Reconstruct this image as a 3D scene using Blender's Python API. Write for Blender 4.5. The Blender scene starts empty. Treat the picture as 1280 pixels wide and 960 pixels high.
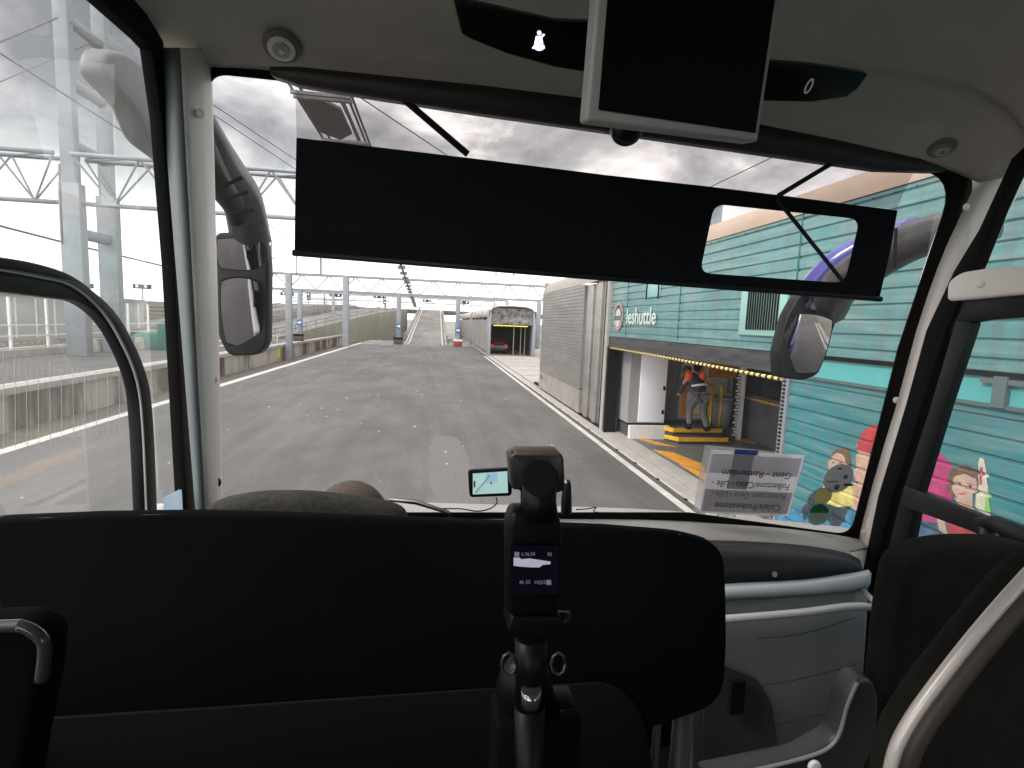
import bpy, bmesh, math, random
from mathutils import Vector as V, Matrix
random.seed(7)
R = math.radians
scn = bpy.context.scene
COL = scn.collection
# ------------------------------------------------------------------ camera
F = 664.0; H = 2.7
fw = V((-94, 80, -F)).normalized(); hh = V((1, -.04, 0))
up = hh.cross(fw).normalized()
if up.y < 0: up = -up
rt = fw.cross(up)
RM = Matrix((rt, fw, up))
C = V((0, 0, H))
def ray(px, py): return RM @ V((px-640, 480-py, -F)).normalized()
def PY(px, py, Y): d = ray(px, py); return C + d*(Y/d.y)
def PX(px, py, X): d = ray(px, py); return C + d*(X/d.x)
def PZ(px, py, Z): d = ray(px, py); return C + d*((Z-H)/d.z)
def PP(px, py, o, n): d = ray(px, py); return C + d*((o-C).dot(n)/d.dot(n))
cam_d = bpy.data.cameras.new('camera'); cam = bpy.data.objects.new('camera', cam_d); COL.objects.link(cam)
cam_d.sensor_width = 36; cam_d.lens = F/1280*36; cam_d.clip_start = .02; cam_d.clip_end = 3000
M4 = RM.to_4x4(); M4.translation = C; cam.matrix_world = M4
scn.camera = cam
# ------------------------------------------------------------------ materials
MATS = {}
def mat(name, col, rough=.6, metal=0, var=0., scale=8., bump=0., bscale=60., spec=.5, emit=0, stretch=None, coat=0):
    if name in MATS: return MATS[name]
    m = bpy.data.materials.new(name); m.use_nodes = True; nt = m.node_tree; N = nt.nodes; L = nt.links
    b = N['Principled BSDF']; b.inputs['Base Color'].default_value = (*col, 1); b.inputs['Roughness'].default_value = rough
    b.inputs['Metallic'].default_value = metal; b.inputs['Specular IOR Level'].default_value = spec
    if coat: b.inputs['Coat Weight'].default_value = coat
    if emit: b.inputs['Emission Color'].default_value = (*col, 1); b.inputs['Emission Strength'].default_value = emit
    if var or bump:
        tc = N.new('ShaderNodeTexCoord'); mp = N.new('ShaderNodeMapping'); L.new(tc.outputs['Object'], mp.inputs[0])
        if stretch: mp.inputs['Scale'].default_value = stretch
    if var:
        n = N.new('ShaderNodeTexNoise'); n.inputs['Scale'].default_value = scale; n.inputs['Detail'].default_value = 8; n.inputs['Roughness'].default_value = .65
        L.new(mp.outputs[0], n.inputs['Vector'])
        r = N.new('ShaderNodeValToRGB'); r.color_ramp.elements[0].position = .33; r.color_ramp.elements[1].position = .68
        r.color_ramp.elements[0].color = (*[c*(1-var) for c in col], 1); r.color_ramp.elements[1].color = (*[min(1, c*(1+var)) for c in col], 1)
        L.new(n.outputs['Fac'], r.inputs[0]); L.new(r.outputs[0], b.inputs['Base Color'])
    if bump:
        n2 = N.new('ShaderNodeTexNoise'); n2.inputs['Scale'].default_value = bscale; n2.inputs['Detail'].default_value = 4
        L.new(tc.outputs['Object'], n2.inputs['Vector'])
        bp = N.new('ShaderNodeBump'); bp.inputs['Strength'].default_value = bump; bp.inputs['Distance'].default_value = .01
        L.new(n2.outputs['Fac'], bp.inputs['Height']); L.new(bp.outputs[0], b.inputs['Normal'])
    MATS[name] = m; return m
def glass(name, tint=(.97, .98, .98), haze=.0, dots=False):
    m = bpy.data.materials.new(name); m.use_nodes = True; nt = m.node_tree; N = nt.nodes; L = nt.links; N.clear()
    out = N.new('ShaderNodeOutputMaterial'); tr = N.new('ShaderNodeBsdfTransparent'); tr.inputs[0].default_value = (*tint, 1)
    gl = N.new('ShaderNodeBsdfGlossy'); gl.inputs['Roughness'].default_value = .02
    df = N.new('ShaderNodeBsdfTranslucent'); df.inputs[0].default_value = (.9, .9, .88, 1)
    m1 = N.new('ShaderNodeMixShader'); m2 = N.new('ShaderNodeMixShader')
    fr = N.new('ShaderNodeFresnel'); fr.inputs[0].default_value = 1.25
    mu = N.new('ShaderNodeMath'); mu.operation = 'MULTIPLY'; mu.inputs[1].default_value = .2 if dots else .5; L.new(fr.outputs[0], mu.inputs[0])
    L.new(mu.outputs[0], m2.inputs[0])
    tc = N.new('ShaderNodeTexCoord'); n = N.new('ShaderNodeTexNoise'); n.inputs['Scale'].default_value = 300; n.inputs['Detail'].default_value = 3
    n3 = N.new('ShaderNodeTexNoise'); n3.inputs['Scale'].default_value = 3; n3.inputs['Detail'].default_value = 3
    L.new(tc.outputs['Object'], n.inputs['Vector']); L.new(tc.outputs['Object'], n3.inputs['Vector'])
    r = N.new('ShaderNodeMapRange'); r.inputs['From Min'].default_value = .64; r.inputs['From Max'].default_value = .72; r.inputs['To Min'].default_value = haze*.6; r.inputs['To Max'].default_value = haze*.6+.07
    L.new(n.outputs['Fac'], r.inputs['Value'])
    a = N.new('ShaderNodeMath'); a.operation = 'MULTIPLY_ADD'; a.inputs[1].default_value = haze*.8; L.new(n3.outputs['Fac'], a.inputs[0]); L.new(r.outputs[0], a.inputs[2])
    last = a.outputs[0]
    if dots:
        vo = N.new('ShaderNodeTexVoronoi'); vo.inputs['Scale'].default_value = 300; vo.inputs['Randomness'].default_value = 0
        L.new(tc.outputs['Object'], vo.inputs['Vector'])
        lt = N.new('ShaderNodeMath'); lt.operation = 'LESS_THAN'; lt.inputs[1].default_value = .33; L.new(vo.outputs['Distance'], lt.inputs[0])
        sp = N.new('ShaderNodeSeparateXYZ'); L.new(tc.outputs['Object'], sp.inputs[0])
        mr = N.new('ShaderNodeMapRange'); mr.inputs['From Min'].default_value = 3.02; mr.inputs['From Max'].default_value = 3.35; L.new(sp.outputs['Z'], mr.inputs['Value'])
        mr2 = N.new('ShaderNodeMapRange'); mr2.inputs['From Min'].default_value = 1.15; mr2.inputs['From Max'].default_value = .9; L.new(sp.outputs['Y'], mr2.inputs['Value'])
        q = N.new('ShaderNodeMath'); q.operation = 'MULTIPLY'; L.new(mr.outputs[0], q.inputs[0]); L.new(mr2.outputs[0], q.inputs[1])
        q2 = N.new('ShaderNodeMath'); q2.operation = 'MULTIPLY'; L.new(q.outputs[0], q2.inputs[0]); L.new(lt.outputs[0], q2.inputs[1])
        q3 = N.new('ShaderNodeMath'); q3.operation = 'MULTIPLY_ADD'; q3.inputs[1].default_value = .38; L.new(q2.outputs[0], q3.inputs[0]); L.new(last, q3.inputs[2]); last = q3.outputs[0]
    L.new(last, m1.inputs[0]); L.new(tr.outputs[0], m1.inputs[1]); L.new(df.outputs[0], m1.inputs[2])
    L.new(m1.outputs[0], m2.inputs[1]); L.new(gl.outputs[0], m2.inputs[2]); L.new(m2.outputs[0], out.inputs[0])
    return m
# ------------------------------------------------------------------ mesh helpers
class MB:
    def __init__(s): s.v = []; s.f = []; s.sm = []
    def add(s, vs, fs, smooth=False):
        n = len(s.v); s.v += [tuple(p) for p in vs]; s.f += [tuple(i+n for i in f) for f in fs]; s.sm += [smooth]*len(fs); return s
    def box(s, x0, x1, y0, y1, z0, z1):
        return s.add([(x, y, z) for x in (x0, x1) for y in (y0, y1) for z in (z0, z1)],
                     [(0, 1, 3, 2), (4, 6, 7, 5), (0, 4, 5, 1), (2, 3, 7, 6), (0, 2, 6, 4), (1, 5, 7, 3)])
    def prism(s, poly, ext):
        n = len(poly); ext = V(ext); a = [V(p) for p in poly]; b = [p+ext for p in a]
        return s.add(a+b, [tuple(range(n)), tuple(range(2*n-1, n-1, -1))]+[(i, i+n, (i+1) % n+n, (i+1) % n) for i in range(n)])
    def tube(s, pts, r, seg=8, caps=True, ry=None):
        pts = [V(p) for p in pts]; n = len(pts); rs = r if isinstance(r, (list, tuple)) else [r]*n
        vs = []; pu = None
        for i, p in enumerate(pts):
            t = (pts[min(i+1, n-1)]-pts[max(i-1, 0)]).normalized()
            if pu is None:
                pu = t.orthogonal() if abs(t.z) > .9 else V((0, 0, 1)).cross(t)
            u = (pu-t*pu.dot(t)).normalized(); pu = u; w = t.cross(u)
            for k in range(seg):
                a = 2*math.pi*k/seg; vs.append(p+(u*math.cos(a)+w*math.sin(a)*(ry or 1))*rs[i])
        fs = [(i*seg+k, i*seg+(k+1) % seg, (i+1)*seg+(k+1) % seg, (i+1)*seg+k) for i in range(n-1) for k in range(seg)]
        s.add(vs, fs, seg > 5)
        if caps:
            m = len(s.v)-len(vs); s.f += [tuple(m+k for k in range(seg-1, -1, -1)), tuple(m+(n-1)*seg+k for k in range(seg))]; s.sm += [False]*2
        return s
    def bar(s, a, b, w, h=None):
        h = h or w; a = V(a); b = V(b); t = (b-a).normalized(); u = (V((0, 0, 1)).cross(t)) if abs(t.z) < .95 else V((1, 0, 0)); u.normalize(); v_ = t.cross(u)
        vs = [p+u*(i*w/2)+v_*(j*h/2) for p in (a, b) for i, j in ((-1, -1), (1, -1), (1, 1), (-1, 1))]
        return s.add(vs, [(0, 1, 2, 3), (7, 6, 5, 4), (0, 4, 5, 1), (1, 5, 6, 2), (2, 6, 7, 3), (3, 7, 4, 0)])
    def grid(s, rows, smooth=True):
        m = len(rows[0]); vs = [p for r in rows for p in r]
        return s.add(vs, [(i*m+j, i*m+j+1, (i+1)*m+j+1, (i+1)*m+j) for i in range(len(rows)-1) for j in range(m-1)], smooth)
    def sph(s, c, r, seg=16, rings=10, sc=(1, 1, 1), zmin=-1):
        rows = []
        for i in range(rings+1):
            ph = math.pi*i/rings; rows.append([(c[0]+r*sc[0]*math.sin(ph)*math.cos(2*math.pi*k/seg), c[1]+r*sc[1]*math.sin(ph)*math.sin(2*math.pi*k/seg), c[2]+r*sc[2]*max(zmin, math.cos(ph))) for k in range(seg+1)])
        return s.grid(rows)
    def disc(s, c, nrm, r, th, seg=24, ax=None, r2=None):
        nrm = V(nrm).normalized(); u = (V(ax)-nrm*V(ax).dot(nrm)).normalized() if ax else nrm.orthogonal().normalized(); w = nrm.cross(u); r2 = r2 or r
        return s.prism([V(c)+u*r*math.cos(2*math.pi*k/seg)+w*r2*math.sin(2*math.pi*k/seg) for k in range(seg)], nrm*th)
    def build(s, name, m, parent=None, bevel=0, seg=2, solid=0, subd=0, merge=False, smooth=False):
        me = bpy.data.meshes.new(name); me.from_pydata(s.v, [], s.f); me.materials.append(m)
        for p, q in zip(me.polygons, s.sm): p.use_smooth = q or smooth
        bm = bmesh.new(); bm.from_mesh(me)
        if merge: bmesh.ops.remove_doubles(bm, verts=bm.verts, dist=1e-5)
        if not solid: bmesh.ops.recalc_face_normals(bm, faces=bm.faces)
        bm.to_mesh(me); bm.free(); me.update()
        o = bpy.data.objects.new(name, me); COL.objects.link(o)
        if parent: o.parent = parent; o.matrix_parent_inverse = parent.matrix_world.inverted() if False else Matrix.Translation(-parent.location)
        if solid: x = o.modifiers.new('s', 'SOLIDIFY'); x.thickness = solid; x.offset = 0
        if subd: x = o.modifiers.new('u', 'SUBSURF'); x.levels = subd; x.render_levels = subd
        if bevel:
            x = o.modifiers.new('b', 'BEVEL'); x.width = bevel; x.segments = seg; x.limit_method = 'ANGLE'; x.angle_limit = R(35)
            if seg > 1:
                for p in me.polygons: p.use_smooth = True
                x.harden_normals = False
        return o
def tag(o, label=None, cat=None, group=None, kind=None):
    for k, v_ in (('label', label), ('category', cat), ('group', group), ('kind', kind)):
        if v_: o[k] = v_
    return o
def empty(name, loc, label, cat, group=None):
    o = bpy.data.objects.new(name, None); COL.objects.link(o); o.location = loc; o.empty_display_size = .1
    return tag(o, label, cat, group)
def rc(pts, r, n=5):
    out = []; m = len(pts)
    for i in range(m):
        p = V(pts[i]); a = V(pts[i-1])-p; b = V(pts[(i+1) % m])-p
        ri = min(r[i] if isinstance(r, (list, tuple)) else r, a.length*.48, b.length*.48)
        if ri <= .01: out.append(p); continue
        A = p+a.normalized()*ri; B = p+b.normalized()*ri
        for k in range(n+1):
            t = k/n; out.append(A*(1-t)**2+p*2*t*(1-t)+B*t*t)
    return out
def spl(pts, n=6):
    pts = [V(p) for p in pts]; o = []
    for i in range(len(pts)-1):
        a = pts[max(i-1, 0)]; b = pts[i]; c = pts[i+1]; d = pts[min(i+2, len(pts)-1)]
        for k in range(n):
            t = k/n; o.append(.5*((2*b)+(c-a)*t+(2*a-5*b+4*c-d)*t*t+(3*b-a-3*c+d)*t**3))
    return o+[pts[-1]]
def text(name, body, org, xdir, ydir, size, m, parent, ext=.0004, bold=0, width=1, align='LEFT'):
    cu = bpy.data.curves.new(name, 'FONT'); cu.body = body; cu.size = size; cu.extrude = ext; cu.offset = bold; cu.resolution_u = 3; cu.align_x = align
    t = bpy.data.objects.new('tmp', cu); COL.objects.link(t); bpy.context.view_layer.update()
    me = bpy.data.meshes.new_from_object(t.evaluated_get(bpy.context.evaluated_depsgraph_get()))
    bpy.data.objects.remove(t)
    x = V(xdir).normalized(); z = x.cross(V(ydir)).normalized(); y = z.cross(x)
    mm = Matrix((x*width, y, z)).transposed().to_4x4(); mm.translation = V(org); me.transform(mm)
    me.materials.clear(); me.materials.append(m)
    o = bpy.data.objects.new(name, me); COL.objects.link(o)
    if parent: o.parent = parent; o.matrix_parent_inverse = Matrix.Translation(-parent.location)
    return o
# ------------------------------------------------------------------ palette
black = mat('black_plastic', (.009, .009, .010), .5, spec=.25, bump=.15, bscale=400)
soft = mat('soft_black', (.0025, .0032, .0045), .85, var=.25, scale=3, spec=.06)
rub = mat('rubber', (.008, .008, .008), .8, spec=.12)
lin = mat('roof_lining', (.47, .44, .385), .85, var=.04, scale=6, bump=.2, bscale=300)
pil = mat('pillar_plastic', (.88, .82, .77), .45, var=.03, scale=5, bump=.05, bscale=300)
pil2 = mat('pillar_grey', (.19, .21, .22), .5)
dashg = mat('dash_light', (.42, .40, .37), .55, var=.06, scale=6)
dashd = mat('dash_dark', (.035, .036, .042), .42, bump=.15, bscale=500)
panel = mat('cabinet_grey', (.30, .32, .34), .5, var=.05, scale=4)
trim = mat('trim_blue_grey', (.6, .66, .70), .35)
metal = mat('steel', (.6, .6, .6), .3, 1)
railm = mat('painted_rail', (.62, .62, .62), .3)
fabric = mat('seat_fabric', (.013, .0125, .010), .9, spec=.15, var=.3, scale=30, bump=.5, bscale=900)
fabg = mat('seat_grey', (.06, .055, .05), .9, var=.4, scale=60, bump=.6, bscale=500)
white = mat('white_paint', (.72, .72, .7), .5, var=.08, scale=3)
galv = mat('galvanised', (.22, .24, .26), .6, .1, var=.12, scale=2)
wirem = mat('wire', (.1, .1, .1), .6)
mirrorm = mat('mirror', (.42, .41, .42), .03, 1)
blue = mat('coach_blue', (.09, .10, .42), .3, coat=.5)
wagin = mat('dark_interior', (.05, .05, .052), .7, var=.3, scale=2)
yel = mat('yellow_paint', (.75, .42, .02), .5, var=.12, scale=8)
# ------------------------------------------------------------------ world
w = bpy.data.worlds.new('World'); scn.world = w; w.use_nodes = True; nt = w.node_tree; N = nt.nodes; L = nt.links
bg = N['Background']; out = N['World Output']
sky = N.new('ShaderNodeTexSky'); sky.sky_type = 'NISHITA'; sky.sun_disc = False; sky.sun_elevation = R(40); sky.sun_rotation = R(-100); L.new(sky.outputs[0], bg.inputs[0]); bg.inputs[1].default_value = .1
tc = N.new('ShaderNodeTexCoord'); sp = N.new('ShaderNodeSeparateXYZ'); L.new(tc.outputs['Generated'], sp.inputs[0])
ad = N.new('ShaderNodeMath'); ad.operation = 'ADD'; ad.inputs[1].default_value = .38; L.new(sp.outputs['Z'], ad.inputs[0])
mx = N.new('ShaderNodeMath'); mx.operation = 'MAXIMUM'; mx.inputs[1].default_value = .05; L.new(ad.outputs[0], mx.inputs[0])
dv = N.new('ShaderNodeVectorMath'); dv.operation = 'DIVIDE'; L.new(tc.outputs['Generated'], dv.inputs[0]); L.new(mx.outputs[0], dv.inputs[1])
ns = N.new('ShaderNodeTexNoise'); ns.inputs['Scale'].default_value = 2.9; ns.inputs['Detail'].default_value = 9; ns.inputs['Roughness'].default_value = .55; ns.inputs['Distortion'].default_value = .25; L.new(dv.outputs[0], ns.inputs['Vector'])
cr = N.new('ShaderNodeValToRGB'); e = cr.color_ramp.elements; e[0].position = .36; e[0].color = (.15, .15, .16, 1); e[1].position = .68; e[1].color = (1.25, 1.2, 1.16, 1)
x = e.new(.48); x.color = (.35, .34, .345, 1); x = e.new(.57); x.color = (.56, .54, .53, 1)
L.new(ns.outputs['Fac'], cr.inputs[0])
hz = N.new('ShaderNodeMapRange'); hz.interpolation_type = 'SMOOTHSTEP'; hz.inputs['From Min'].default_value = .30; hz.inputs['From Max'].default_value = .02; L.new(sp.outputs['Z'], hz.inputs['Value'])
mh = N.new('ShaderNodeMix'); mh.data_type = 'RGBA'; L.new(hz.outputs[0], mh.inputs[0]); L.new(cr.outputs[0], mh.inputs[6]); mh.inputs[7].default_value = (1.35, 1.33, 1.31, 1)
zn = N.new('ShaderNodeMapRange'); zn.interpolation_type = 'SMOOTHSTEP'; zn.inputs['From Min'].default_value = .6; zn.inputs['From Max'].default_value = .95; zn.inputs['To Min'].default_value = 1; zn.inputs['To Max'].default_value = 3.2; L.new(sp.outputs['Z'], zn.inputs['Value'])
bk = N.new('ShaderNodeMapRange'); bk.interpolation_type = 'SMOOTHSTEP'; bk.inputs['From Min'].default_value = .1; bk.inputs['From Max'].default_value = -.6; bk.inputs['To Min'].default_value = 1; bk.inputs['To Max'].default_value = 2.6; L.new(sp.outputs['Y'], bk.inputs['Value'])
zb_ = N.new('ShaderNodeMath'); zb_.operation = 'MULTIPLY'; L.new(zn.outputs[0], zb_.inputs[0]); L.new(bk.outputs[0], zb_.inputs[1])
bg2 = N.new('ShaderNodeBackground'); L.new(mh.outputs[2], bg2.inputs[0]); L.new(zb_.outputs[0], bg2.inputs[1])
ms = N.new('ShaderNodeMixShader'); ms.inputs[0].default_value = .93; L.new(bg.outputs[0], ms.inputs[1]); L.new(bg2.outputs[0], ms.inputs[2]); L.new(ms.outputs[0], out.inputs[0])
sd = bpy.data.lights.new('sun', 'SUN'); so = bpy.data.objects.new('sun', sd); COL.objects.link(so); sd.energy = 1.5; sd.angle = R(14); sd.color = (1, .95, .88)
sdir = V((math.sin(R(-100))*math.cos(R(40)), math.cos(R(-100))*math.cos(R(40)), math.sin(R(40)))); so.rotation_euler = sdir.to_track_quat('Z', 'Y').to_euler()
scn.view_settings.view_transform = 'Standard'; scn.view_settings.look = 'None'; scn.view_settings.exposure = .85; scn.view_settings.gamma = 1
scn.cycles.transparent_max_bounces = 24; scn.cycles.max_bounces = 8; scn.cycles.use_denoising = True

# ================================================================== OUTSIDE
def asphalt(name, base, tracks=True):
    m = bpy.data.materials.new(name); m.use_nodes = True; nt = m.node_tree; N = nt.nodes; L = nt.links; b = N['Principled BSDF']; b.inputs['Roughness'].default_value = .8
    tc = N.new('ShaderNodeTexCoord')
    def noise(sc, det, st=None, ro=.6):
        mp = N.new('ShaderNodeMapping'); L.new(tc.outputs['Object'], mp.inputs[0])
        if st: mp.inputs['Scale'].default_value = st
        n = N.new('ShaderNodeTexNoise'); n.inputs['Scale'].default_value = sc; n.inputs['Detail'].default_value = det; n.inputs['Roughness'].default_value = ro; L.new(mp.outputs[0], n.inputs[0]); return n.outputs['Fac']
    def rng(s, a, b_, c, d):
        r = N.new('ShaderNodeMapRange'); r.inputs['From Min'].default_value = a; r.inputs['From Max'].default_value = b_; r.inputs['To Min'].default_value = c; r.inputs['To Max'].default_value = d; L.new(s, r.inputs['Value']); return r.outputs[0]
    def mul(a, c):
        q = N.new('ShaderNodeMath'); q.operation = 'MULTIPLY'; L.new(a, q.inputs[0]); L.new(c, q.inputs[1]); return q.outputs[0]
    v_ = mul(rng(noise(22, 9, None, 1.0), .36, .64, .4, 1.6), rng(noise(.35, 5, (1, .5, 1)), .35, .65, .78, 1.24))
    v_ = mul(v_, rng(noise(1.3, 6, (1, .3, 1), .75), .4, .7, .86, 1.2))
    v_ = mul(v_, rng(noise(14, 5, (1, .5, 1), .85), .66, .72, 1, 2.2))
    v_ = mul(v_, rng(noise(2.2, 6, (1, .06, 1), .6), .36, .6, .88, 1.05))
    cm = N.new('ShaderNodeMix'); cm.data_type = 'RGBA'; cm.blend_type = 'MULTIPLY'; cm.inputs[0].default_value = 1; cm.inputs[6].default_value = (*base, 1); L.new(v_, cm.inputs[7]); L.new(cm.outputs[2], b.inputs['Base Color'])
    bp = N.new('ShaderNodeBump'); bp.inputs['Strength'].default_value = .5; bp.inputs['Distance'].default_value = .01; L.new(noise(110, 3), bp.inputs['Height']); L.new(bp.outputs[0], b.inputs['Normal'])
    return m
asph = asphalt('asphalt', (.092, .086, .082)); asph2 = asphalt('asphalt_ramp', (.15, .14, .13)); 
conc = mat('concrete', (.34, .315, .28), .85, var=.2, scale=1.5, bump=.3, bscale=40)
concl = mat('concrete_light', (.33, .31, .285), .8, var=.15, scale=2, bump=.2, bscale=30)
ballast = mat('ballast', (.12, .105, .09), .95, var=.6, scale=14, bump=.8, bscale=14)
gnd = mat('far_ground', (.2, .2, .16), .95, var=.25, scale=.05)
linem = mat('road_line', (.46, .445, .42), .6, var=.22, scale=3)
def struct(n, mb, m, **k): return tag(mb.build(n, m, **k), kind='structure')
XL, XR = -7.95, 3.9
struct('ground', MB().add([(-1500, -400, -1.6), (1500, -400, -1.6), (1500, 2500, -1.6), (-1500, 2500, -1.6)], [(0, 1, 2, 3)]), gnd)
struct('road', MB().box(XL, 4.34, -120, 57.5, -1.5, 0), asph)
struct('track_bed', MB().box(-13.6, XL-.02, -120, 200, -1.55, -1.42), ballast)
for xx in (-11.6, -10.1): tag(MB().box(xx-.04, xx+.04, -20, 200, -1.42, -1.22).build('rail', metal), 'steel running rail in the trench, %s of the pair' % ('nearer the stained wall' if xx < -11 else 'nearer the road'), 'rail', 'rails in the trench')
def pts_line(x0, x1, y0, y1, z=.004): return MB().box(x0, x1, y0, y1, z-.003, z)
struct('road_edge_line', pts_line(XL+.02, XL+.3, -20, 57.5, .006), linem)
struct('road_edge_line', pts_line(3.74, 3.88, -20, 42), linem)
struct('platform_edge', MB().box(4.02, 4.06, -20, 43, .0, .012), linem)
struct('platform_strip', MB().box(4.06, 4.335, -20, 60, .0, .010), concl)
struct('road_stop_line', pts_line(-7.6, 0, 56.3, 56.6), linem)
# light worn patch in front of the coach, set in the asphalt
patchm = mat('worn_patch', (.112, .106, .101), .85, var=.35, scale=30, bump=.4, bscale=90)
dk = [PZ(*p, .004) for p in ((548, 760), (541, 620), (537, 552), (543, 544), (560, 544), (576, 551), (584, 566), (592, 588), (601, 625), (640, 760))]
random.seed(5)
struct('road_patch', MB().prism([(p.x+random.uniform(-.05, .05), p.y+random.uniform(-.12, .12), 0.001) for p in rc(dk, .4, 6)], (0, 0, .003)), patchm)
random.seed(3)
fl = MB()
for i in range(110):
    a, b_ = random.uniform(-7.4, 3.3), random.uniform(3.0, 40); s_ = random.uniform(.004, .013)*(1+b_/10)
    pl = [(a+math.cos(t)*s_*random.uniform(.6, 1.4), b_+math.sin(t)*s_*random.uniform(.6, 2.2), .002) for t in [k*1.05 for k in range(6)]]
    fl.prism(pl, (0, 0, .003))
sm = MB()
for y in range(-10, 42): sm.box(3.985, 4.025, y*1.1, y*1.1+.09, .001, .02)
struct('platform_edge_stud', sm, rub)
struct('road_seam', MB().box(2.6, 3.7, 9.3, 9.325, .001, .004), patchm)
struct('gutter', MB().box(3.89, 4.018, -20, 43, .001, .005), mat('gutter_dark', (.075, .068, .06), .9, var=.5, scale=2, stretch=(1, .2, 1)))  # darker streaked strip between the white line and the platform edge
tag(fl.build('road_fleck', linem), 'white paint flecks and grit scattered over the grey asphalt', 'grit', None, 'stuff')
# left platform and stained wall
wallm = bpy.data.materials.new('stained_wall'); wallm.use_nodes = True; nt = wallm.node_tree; N = nt.nodes; L = nt.links; b = N['Principled BSDF']; b.inputs['Roughness'].default_value = .9
tc = N.new('ShaderNodeTexCoord'); mp = N.new('ShaderNodeMapping'); mp.inputs['Scale'].default_value = (1, .35, .11); L.new(tc.outputs['Object'], mp.inputs[0])
n1 = N.new('ShaderNodeTexNoise'); n1.inputs['Scale'].default_value = 1.6; n1.inputs['Detail'].default_value = 8; L.new(mp.outputs[0], n1.inputs[0])
r1 = N.new('ShaderNodeValToRGB'); r1.color_ramp.elements[0].position = .41; r1.color_ramp.elements[0].color = (.10, .075, .05, 1); r1.color_ramp.elements[1].position = .56; r1.color_ramp.elements[1].color = (.42, .39, .34, 1); L.new(n1.outputs['Fac'], r1.inputs[0])
L.new(r1.outputs[0], b.inputs['Base Color'])
wl = empty('platform_wall', (-13.5, 20, -1.4), 'long stained concrete platform wall with pale coping across the track trench', 'wall')
for i in range(34):
    MB().box(-13.75, -13.5, -10+i*3.0, -10+i*3.0+2.94, -1.45, -.22).build('panel', wallm, wl)
MB().box(-13.72, -13.56, -20, 92, -1.45, -.3).build('backing', ballast, wl)
MB().box(-13.9, -13.36, -20, 92, -.2, .02).build('coping', concl, wl)
struct('far_platform', MB().box(-40, -13.9, -120, 57, -1.5, -.02), asph)
struct('far_platform_line', pts_line(-14.35, -14.1, -20, 57, -.012), linem)
# white low kerb band behind left platform road + fence
kb = MB().box(-21.3, -21, -20, 46, -.02, .35); tag(kb.build('kerb_wall', conc), 'low weathered concrete kerb wall under the white railing', 'kerb')
fn = empty('railing', (-21.2, 10, .3), 'long white steel railing with tall posts on the low kerb wall', 'railing')
for i in range(18):
    MB().bar((-21.15, 4+i*2.6, .35), (-21.15, 4+i*2.6, 3.0), .11).build('post', white, fn)
for z in (.45, 1.05, 1.6): MB().bar((-21.15, 2, z), (-21.15, 50, z), .06).build('rail', white, fn)
# pale noise barrier / building behind
nb = empty('concrete_building', (-30, 30, 0), 'long low pale grey shed with ribbed wall behind the white railing', 'shed')
MB().box(-38, -30, 6, 60, -.1, 3.3).build('wall', mat('shed', (.40, .385, .36), .8, var=.1, scale=.5), nb)
for i in range(27): MB().box(-29.99, -29.9, 7+i*2, 7.1+i*2, .2, 3.1).build('rib', white, nb)
MB().box(-38.2, -29.8, 5.8, 60.2, 3.3, 3.55).build('roof', galv, nb)
# striped barrier blocks
def blk(px, py, lab):
    p = PZ(px, py, 0)
    o = empty('barrier_block', (p.x, p.y, 0), lab, 'barrier', 'striped concrete barriers by the railing')
    MB().prism([(p.x-.3, p.y, 0), (p.x+.3, p.y, 0), (p.x+.12, p.y, .8), (p.x-.12, p.y, .8)], (0, 3, 0)).build('block', concl, o, bevel=.03)
    for k in range(3): MB().prism([(p.x+.31, p.y+.2+k, 0.02), (p.x+.31, p.y+.65+k, 0.02), (p.x+.14, p.y+.95+k, .78), (p.x+.14, p.y+.5+k, .78)], (.012, 0, .004)).build('stripe', mat('brown_stripe', (.22, .13, .09), .7), o)
blk(118, 440, 'red and white striped concrete barrier beside the big mast foot'); blk(172, 437, 'pale striped concrete barrier in front of the green bin')
# green bin
p = PZ(192, 437, 0)
o = empty('green_container', (p.x, p.y, 0), 'green skip with taller dark green cabinet on far platform', 'container')
gm = mat('green', (.03, .17, .13), .5, var=.15)
MB().prism([(p.x-1.4, p.y, 0), (p.x+.3, p.y, 0), (p.x+.3, p.y, 1.1), (p.x-1.0, p.y, 1.1), (p.x-1.6, p.y, .6)], (0, 1.5, 0)).build('skip', gm, o, bevel=.03)
MB().box(p.x+.35, p.x+1.25, p.y-.2, p.y+1.2, 0, 1.75).build('cabinet', mat('green2', (.015, .12, .09), .5), o, bevel=.05)
# stacked dark wagons far left
dm = mat('far_train', (.2, .18, .16), .7, var=.4, scale=1.2, stretch=(1, .2, 3))
for i, (yy, lab) in enumerate(((64, 'dusty brown car-carrying wagon nearest on the far left siding'), (90, 'dusty brown car-carrying wagon further back on the far left siding'), (116, 'dusty brown car-carrying wagon at the end of the far left siding'))):
    o = empty('rail_wagon', (-45, yy, -1), lab, 'wagon', 'wagons on the far left siding')
    MB().box(-48, -44.5, yy, yy+24, -.6, 3.9).build('body', dm, o, bevel=.3)
    for k in range(6): MB().box(-44.49, -44.42, yy+.5, yy+23.5, .1+k*.6, .35+k*.6).build('slat', conc, o)
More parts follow.
